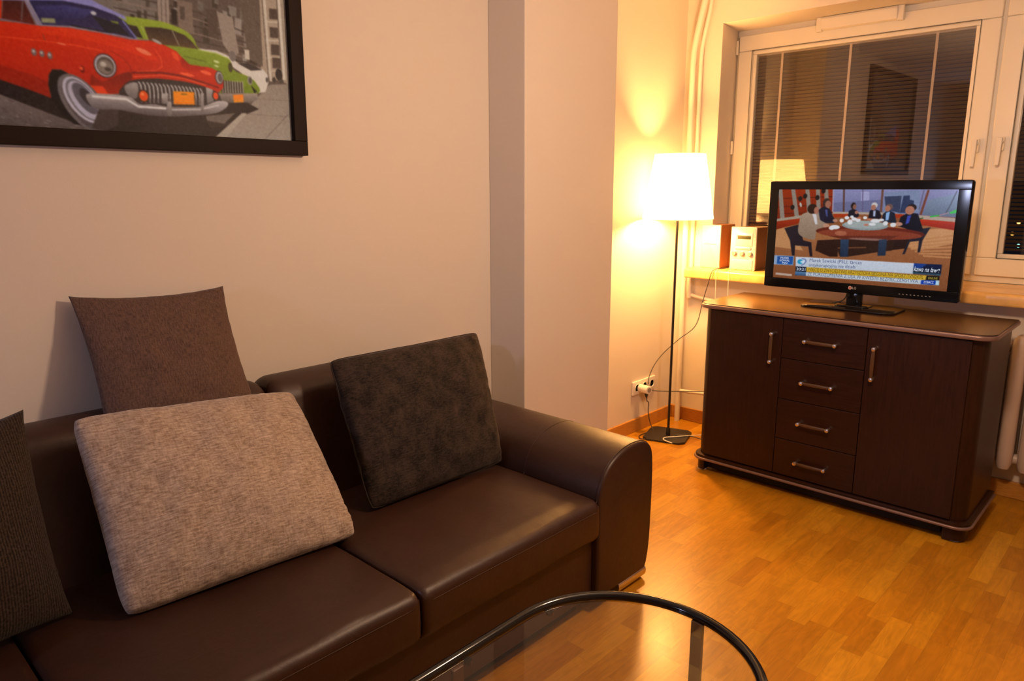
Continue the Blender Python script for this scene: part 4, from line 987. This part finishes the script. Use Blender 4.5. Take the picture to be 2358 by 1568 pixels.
T([(928, 690), (1010, 690), (1000, 862), (922, 862)], (56, 78, 106), (40, 56, 80)); T([(1305, 695), (1385, 690), (1370, 850), (1290, 852)], (56, 74, 100), (42, 56, 78))
# captions
T([(268, 845), (468, 855), (462, 945), (262, 935)], (150, 170, 200)); T([(306, 855), (460, 860), (455, 938), (300, 930)], (24, 84, 158), (36, 104, 176))
T([(486, 860), (1650, 925), (1640, 1030), (485, 955)], (206, 212, 226), (196, 204, 216)); TE(548, 905, 44, 36, (196, 206, 226)); TE(530, 910, 30, 26, (40, 160, 200)); TE(550, 912, 22, 9, (220, 236, 244)); TL_([(545, 880), (580, 885), (590, 905), (565, 935), (540, 945)], 7, (60, 90, 160))
T([(1650, 925), (1925, 940), (1915, 1035), (1640, 1028)], (20, 40, 84), (26, 36, 52)); T([(1650, 925), (1780, 932), (1720, 975), (1645, 972)], (36, 74, 150)); T([(1640, 1010), (1915, 1030), (1912, 1048), (1640, 1030)], (60, 90, 110))
T([(486, 955), (592, 962), (590, 1012), (484, 1005)], (30, 44, 68)); T([(484, 1005), (590, 1012), (588, 1050), (476, 1042)], (110, 150, 186), (60, 90, 130))
T([(592, 962), (1775, 1048), (1765, 1092), (590, 1010)], (214, 184, 70), (206, 168, 50)); T([(1775, 1048), (1902, 1050), (1898, 1094), (1765, 1090)], (36, 34, 28))
T([(588, 1012), (1765, 1092), (1900, 1094), (1895, 1142), (1720, 1134), (586, 1050)], (206, 214, 224), (190, 200, 212)); T([(1722, 1090), (1868, 1096), (1860, 1138), (1716, 1130)], (20, 80, 190), (30, 70, 160)); T([(1868, 1096), (1900, 1097), (1895, 1142), (1862, 1138)], (190, 220, 236))
T([(290, 1015), (450, 1032), (445, 1052), (285, 1036)], (196, 176, 164))
tc.grain(5, 1); tc.grain(4, 2); tc.blur(1.0)
M_screen = vcol_mat('lit_screen', 0.85)
scr = picture_mesh('screen', tc, (TX-.0046, SY1, SZ1), (0, -(SY1-SY0), 0), (0, 0, -(SZ1-SZ0)), M_screen, tv, gain=(1, 1, 1), gamma=1.18)
M_tx_blue = emit('caption_blue', srgb(50, 74, 118), 1.0); M_tx_wh = emit('caption_white', srgb(210, 220, 235), 1.0); M_tx_dk = emit('caption_dark', srgb(84, 66, 28), 1.0); M_tx_gr = emit('caption_grey', srgb(72, 88, 112), 1.0); M_tx_ye = emit('caption_yellow', srgb(170, 150, 60), 1.0)
def caption(body, x0, y0, x1, y1, hpx, mat, shear=0.0):
    a, b = Vector(TVP(x0, y0)), Vector(TVP(x1, y1)); d = b-a; w = d.length; d.normalize()
    up = Vector((0, 0, 1)); text_mesh('caption', body, a, d, up, hpx/4.287*.0024, mat, scr, width=w, shear=shear)
caption('Marek Sawicki (PSL): tarcza', 622, 910, 1135, 936, 30, M_tx_blue)
caption('antykorupcyjna nie działa', 615, 956, 1075, 978, 28, M_tx_blue)
caption('WIĘCEJ O ZWYCIĘSTWIE KRZYSZTOFA SIEGUNA NA SPORT.TVN24.PL', 606, 1000, 1745, 1080, 28, M_tx_dk)
caption('ZE POROZUMIENIA Z USA W KWESTII BEZPIECZEŃSTWA', 602, 1044, 1690, 1120, 30, M_tx_gr)
caption('20:21', 492, 994, 580, 1000, 24, M_tx_wh)
caption('PAWEŁ', 335, 882, 420, 885, 18, M_tx_wh); caption('KOWAL', 328, 906, 425, 909, 18, M_tx_wh); caption('PJN', 352, 930, 402, 932, 16, M_tx_wh)
caption('kawa na ławę', 1650, 1002, 1905, 1020, 38, M_tx_wh, .3)
caption('ONLINE', 1790, 1082, 1885, 1086, 18, M_tx_ye); caption('ZOBACZ', 1745, 1122, 1845, 1126, 18, M_tx_wh)

# ------------------------------------------------------------------ floor lamp
LX, LY = 3.722, 2.204
lamp = thing('floor_lamp', 'lit floor lamp with pleated white shade and thin black pole in the corner', 'floor lamp', (LX, LY, 0))
ang = math.radians(18); h = .128
sq = rrect(-h, -h, h, h, .03, 1)
mb = MB(); mb.prism([(LX+a*math.cos(ang)-b*math.sin(ang)+.01, LY+a*math.sin(ang)+b*math.cos(ang)+.01) for a, b in sq], 0, .014, 'z'); mb.build('lamp_base', M_blackmetal, lamp, bevel=.003)
mb = MB(); mb.tube([(LX, LY, .012), (LX, LY, 1.34)], .0075, 14); mb.lathe((LX, LY, 0), [(.013, .013), (.013, .05), (.009, .06)], 16); mb.build('pole', M_blackmetal, lamp, smooth='auto')
mb = MB(); mb.lathe((LX, LY, 0), [(.014, 1.335), (.016, 1.34), (.016, 1.375), (.012, 1.38)], 18); sk = mb.build('socket', M_plug, lamp, smooth='auto')
mb = MB(); n = 180; vs = []; fs = []; R_b, R_t, z_b, z_t = .198, .139, 1.322, 1.682
NZ = 8
for j in range(NZ+1):
    t = j/NZ; R = R_b+(R_t-R_b)*t
    for k in range(n):
        a = 2*PI*k/n; rr = R+(.0022 if k % 2 else -.0022); vs.append((LX+rr*math.cos(a), LY+rr*math.sin(a), z_b+(z_t-z_b)*t))
for j in range(NZ):
    for k in range(n): fs.append((j*n+k, j*n+(k+1) % n, (j+1)*n+(k+1) % n, (j+1)*n+k))
mb.add(vs, fs); mb.build('lamp_shade', M_shade, lamp, smooth=False)
mb = MB()
for R, z in ((R_b, z_b), (R_t, z_t)): mb.tube([(LX+R*math.cos(2*PI*k/48), LY+R*math.sin(2*PI*k/48), z) for k in range(48)], .002, 6, closed=True)
for k in range(3): a = 2*PI*k/3+.4; mb.tube([(LX, LY, 1.35), (LX+.12*math.cos(a), LY+.12*math.sin(a), 1.52), (LX+R_t*math.cos(a), LY+R_t*math.sin(a), z_t)], .0014, 6)
mb.build('shade_ring', M_shade, lamp, smooth=True)
mb = MB(); mb.lathe((LX, LY, 1.424), [(.004, -.045), (.013, -.035), (.022, -.012), (.028, .012), (.026, .032), (.015, .048), (.002, .052)], 20); 
M_bulb = bpy.data.materials.new('clear_glowing_bulb'); M_bulb.use_nodes = True; nt = M_bulb.node_tree; nt.nodes.clear()
ad_ = N(nt, 'ShaderNodeAddShader'); tr_ = N(nt, 'ShaderNodeBsdfTransparent'); em_ = N(nt, 'ShaderNodeEmission'); em_.inputs[0].default_value = (1, .6, .25, 1); em_.inputs[1].default_value = 6
nt.links.new(tr_.outputs[0], ad_.inputs[0]); nt.links.new(em_.outputs[0], ad_.inputs[1]); nt.links.new(ad_.outputs[0], N(nt, 'ShaderNodeOutputMaterial').inputs[0])
bulb = mb.build('bulb', M_bulb, lamp, smooth=True)
li = light('bulb_light', 'POINT', (LX, LY, 1.425), LAMP_POWER, LAMP_COLOR, .06)

# ------------------------------------------------------------------ stereo on the sill
ZS = OZ0
sp = thing('speaker', 'small silver-fronted wooden speaker on the sill beside the floor lamp', 'speaker', (4.15, 2.19, ZS))
SX = 4.082
mb = MB(); mb.box((SX+.012, 2.118, ZS+.001), (SX+.185, 2.242, ZS+.262)); mb.build('cabinet', M_spkwood, sp, bevel=.002)
mb = MB(); mb.prism(rrect(2.116, ZS+.0005, 2.244, ZS+.262, .006), SX, SX+.0135, 'x', r=.003, seg=2); mb.build('grille', M_silver, sp, smooth='auto')
mb = MB(); mb.box((SX-.002, 2.140, ZS+.145), (SX, 2.222, ZS+.148)); mb.build('trim_strip', M_silver2, sp)
st = thing('stereo', 'small silver hi-fi unit with display and three knobs on the sill', 'stereo', (4.15, 1.97, ZS))
Ya, Yb = 1.888, 2.048
mb = MB(); mb.box((SX+.014, Ya+.006, ZS+.001), (SX+.24, Yb-.004, ZS+.252)); mb.build('cabinet', plain('bronze_case', (.16, .075, .03, 1), .45), st, bevel=.002)
mb = MB(); mb.prism(rrect(Ya, ZS+.0005, Yb, ZS+.256, .006), SX, SX+.0145, 'x', r=.003, seg=2); face = mb.build('face_plate', M_silver, st, smooth='auto')
def fz_(u, v): return (Yb-(Yb-Ya)*u, ZS+.256*(1-v))
def plate(name, u0, v0, u1, v1, d, mat, par, bv=.001, r=.003):
    (ya, za), (yb, zb) = fz_(u0, v0), fz_(u1, v1)
    mb = MB(); mb.prism(rrect(min(ya, yb), min(za, zb), max(ya, yb), max(za, zb), r, 4), SX-d, SX+.001, 'x', r=min(bv, d*.4), seg=2); return mb.build(name, mat, par, smooth='auto')
plate('display_panel', .20, .14, .86, .44, .003, M_silver, st); plate('display', .27, .19, .80, .28, .0038, M_lcd, st)
plate('disc_slot', .20, .46, .82, .515, .006, M_silver, st, r=.006); plate('lower_door', .06, .755, .90, .98, .004, M_silver, st)
plate('groove', .22, .452, .80, .459, .0063, M_silver2, st, r=.0005)
for u in (.18, .49, .80):
    y, z = fz_(u, .615); mb = MB(); mb.lathe((SX, y, z), [(.0165, 0), (.0165, -.002), (.013, -.003), (.0125, -.012), (.010, -.014)], 22, 'x'); mb.build('knob', M_silver2, st, smooth='auto')
for v in (.22, .30, .40, .50):
    y, z = fz_(.93, v); mb = MB(); mb.lathe((SX, y, z), [(.0025, 0), (.0025, -.002)], 10, 'x'); mb.build('button', M_silver2, st)

# ------------------------------------------------------------------ socket, plug, cables
so = thing('wall_socket', 'white triple wall socket low on the wall behind the floor lamp', 'socket', (3.757, YW, .285))
mb = MB(); mb.prism(rrect(3.632, .238, 3.882, .325, .006), YW-.012, YW-.0005, 'y', r=.003, seg=2); mb.build('cover_plate', M_plug, so, smooth='auto')
for cx in (3.675, 3.757, 3.839):
    mb = MB(); mb.lathe((cx, YW-.0125, .282), [(.021, 0), (.0225, -.003), (.024, -.003), (.024, 0)], 24, 'y'); w = mb.build('socket_well', M_plug, so, smooth='auto')
    for dx in (-.0095, .0095):
        mb = MB(); mb.lathe((cx+dx, YW-.0128, .282), [(.0022, 0), (.0022, -.0006)], 10, 'y'); mb.build('pin_hole', M_silver2, w)
ad = thing('plug_adapter', 'round white plug adapter pushed into the wall socket', 'adapter', (3.70, YW-.05, .285))
mb = MB(); mb.tube([(3.700, YW-.016, .280), (3.698, YW-.045, .279), (3.695, YW-.085, .278), (3.694, YW-.088, .278)], [.024, .025, .025, .021], 20); mb.build('adapter_body', M_plug, ad, smooth='auto')
mb = MB(); mb.tube([(3.6945, YW-.0885, .278), (3.6943, YW-.0892, .278)], .015, 18); mb.build('adapter_face', M_silver2, ad)
bp_ = thing('power_plug', 'black plug hanging from the underside of the white adapter', 'plug', (3.70, YW-.06, .25))
mb = MB(); mb.tube([(3.705, YW-.060, .256), (3.706, YW-.061, .243), (3.707, YW-.062, .230), (3.708, YW-.063, .224)], [.011, .011, .007, .004], 12); mb.build('plug_body', M_cable, bp_, smooth='auto')
def cable(label, pts, r, mat, n=10):
    mb = MB(); mb.tube(smooth_path(pts, n), r, 8); o = mb.build('cable', mat, None, smooth=True); tag(o, label, 'cable', 'cables around the sideboard and floor lamp'); return o
cable('black cable dropping from the plug to the lamp base', [(3.708, YW-.063, .225), (3.712, YW-.064, .200), (3.735, YW-.060, .185), (3.740, YW-.058, .12), (3.748, YW-.07, .05), (3.735, YW-.10, .012), (3.69, YW-.085, .006), (3.62, YW-.08, .005), (3.575, YW-.11, .005), (3.585, YW-.15, .005), (3.612, YW-.165, .005)], .0028, M_cable)
def onp(u, v, ax, val): return tuple(float(c) for c in on_plane(u, v, ax, val))
cable('thin dark cable rising from the socket to the stereo on the sill', [(3.790, YW-.018, .285), (3.790, YW-.022, .33), (3.83, YW-.03, .40), (3.90, YW-.05, .47), (3.96, 2.30, .56), (3.985, 2.20, .66), (3.968, 2.15, .82), (3.962, 2.118, .93), (3.966, 2.10, 1.00), (4.00, 2.088, 1.0175), (4.07, 2.082, 1.0155), (4.14, 2.082, 1.0155)], .0024, M_cable)
cable('dark cable running sideways from the adapter behind the sideboard', [(3.722, YW-.05, .270), (3.78, YW-.10, .258), (3.86, 2.20, .262), (3.92, 2.05, .275), (3.945, 1.90, .285), (3.95, 1.75, .28)], .0026, M_cable)
cable('white cable looped over the lamp base', [(3.605, 2.105, .0175), (3.607, 2.135, .0178), (3.622, 2.175, .0178), (3.66, 2.185, .0178), (3.71, 2.150, .0178), (3.76, 2.115, .018), (3.83, 2.06, .0178), (3.88, 2.03, .012), (3.93, 1.98, .004), (3.97, 1.90, .004)], .0032, M_cablew)
cable('black cable running from the lamp base to the sideboard', [(3.745, 2.170, .0178), (3.78, 2.10, .0178), (3.79, 2.065, .016), (3.795, 2.02, .012), (3.81, 1.97, .004), (3.82, 1.91, .004), (3.835, 1.865, .004)], .0028, M_cable)
cable('short black cable behind the television neck', [(3.745, 1.335, .918), (3.765, 1.30, .925), (3.785, 1.262, .95), (3.787, 1.250, 1.03)], .003, M_cable)
cable('thin white aerial wire hanging from the sill left of the television', [(4.09, 2.01, 1.0155), (3.99, 2.0, 1.016), (3.968, 1.995, 1.0), (3.966, 1.99, .94), (3.966, 1.985, .6)], .0015, M_cablew)
cable('thin pale wire hanging from the sill below the speaker', [(4.08, 2.11, 1.0155), (4.0, 2.082, 1.0155), (3.968, 2.075, 1.0), (3.966, 2.07, .94), (3.966, 2.065, .6)], .0013, M_cablew)
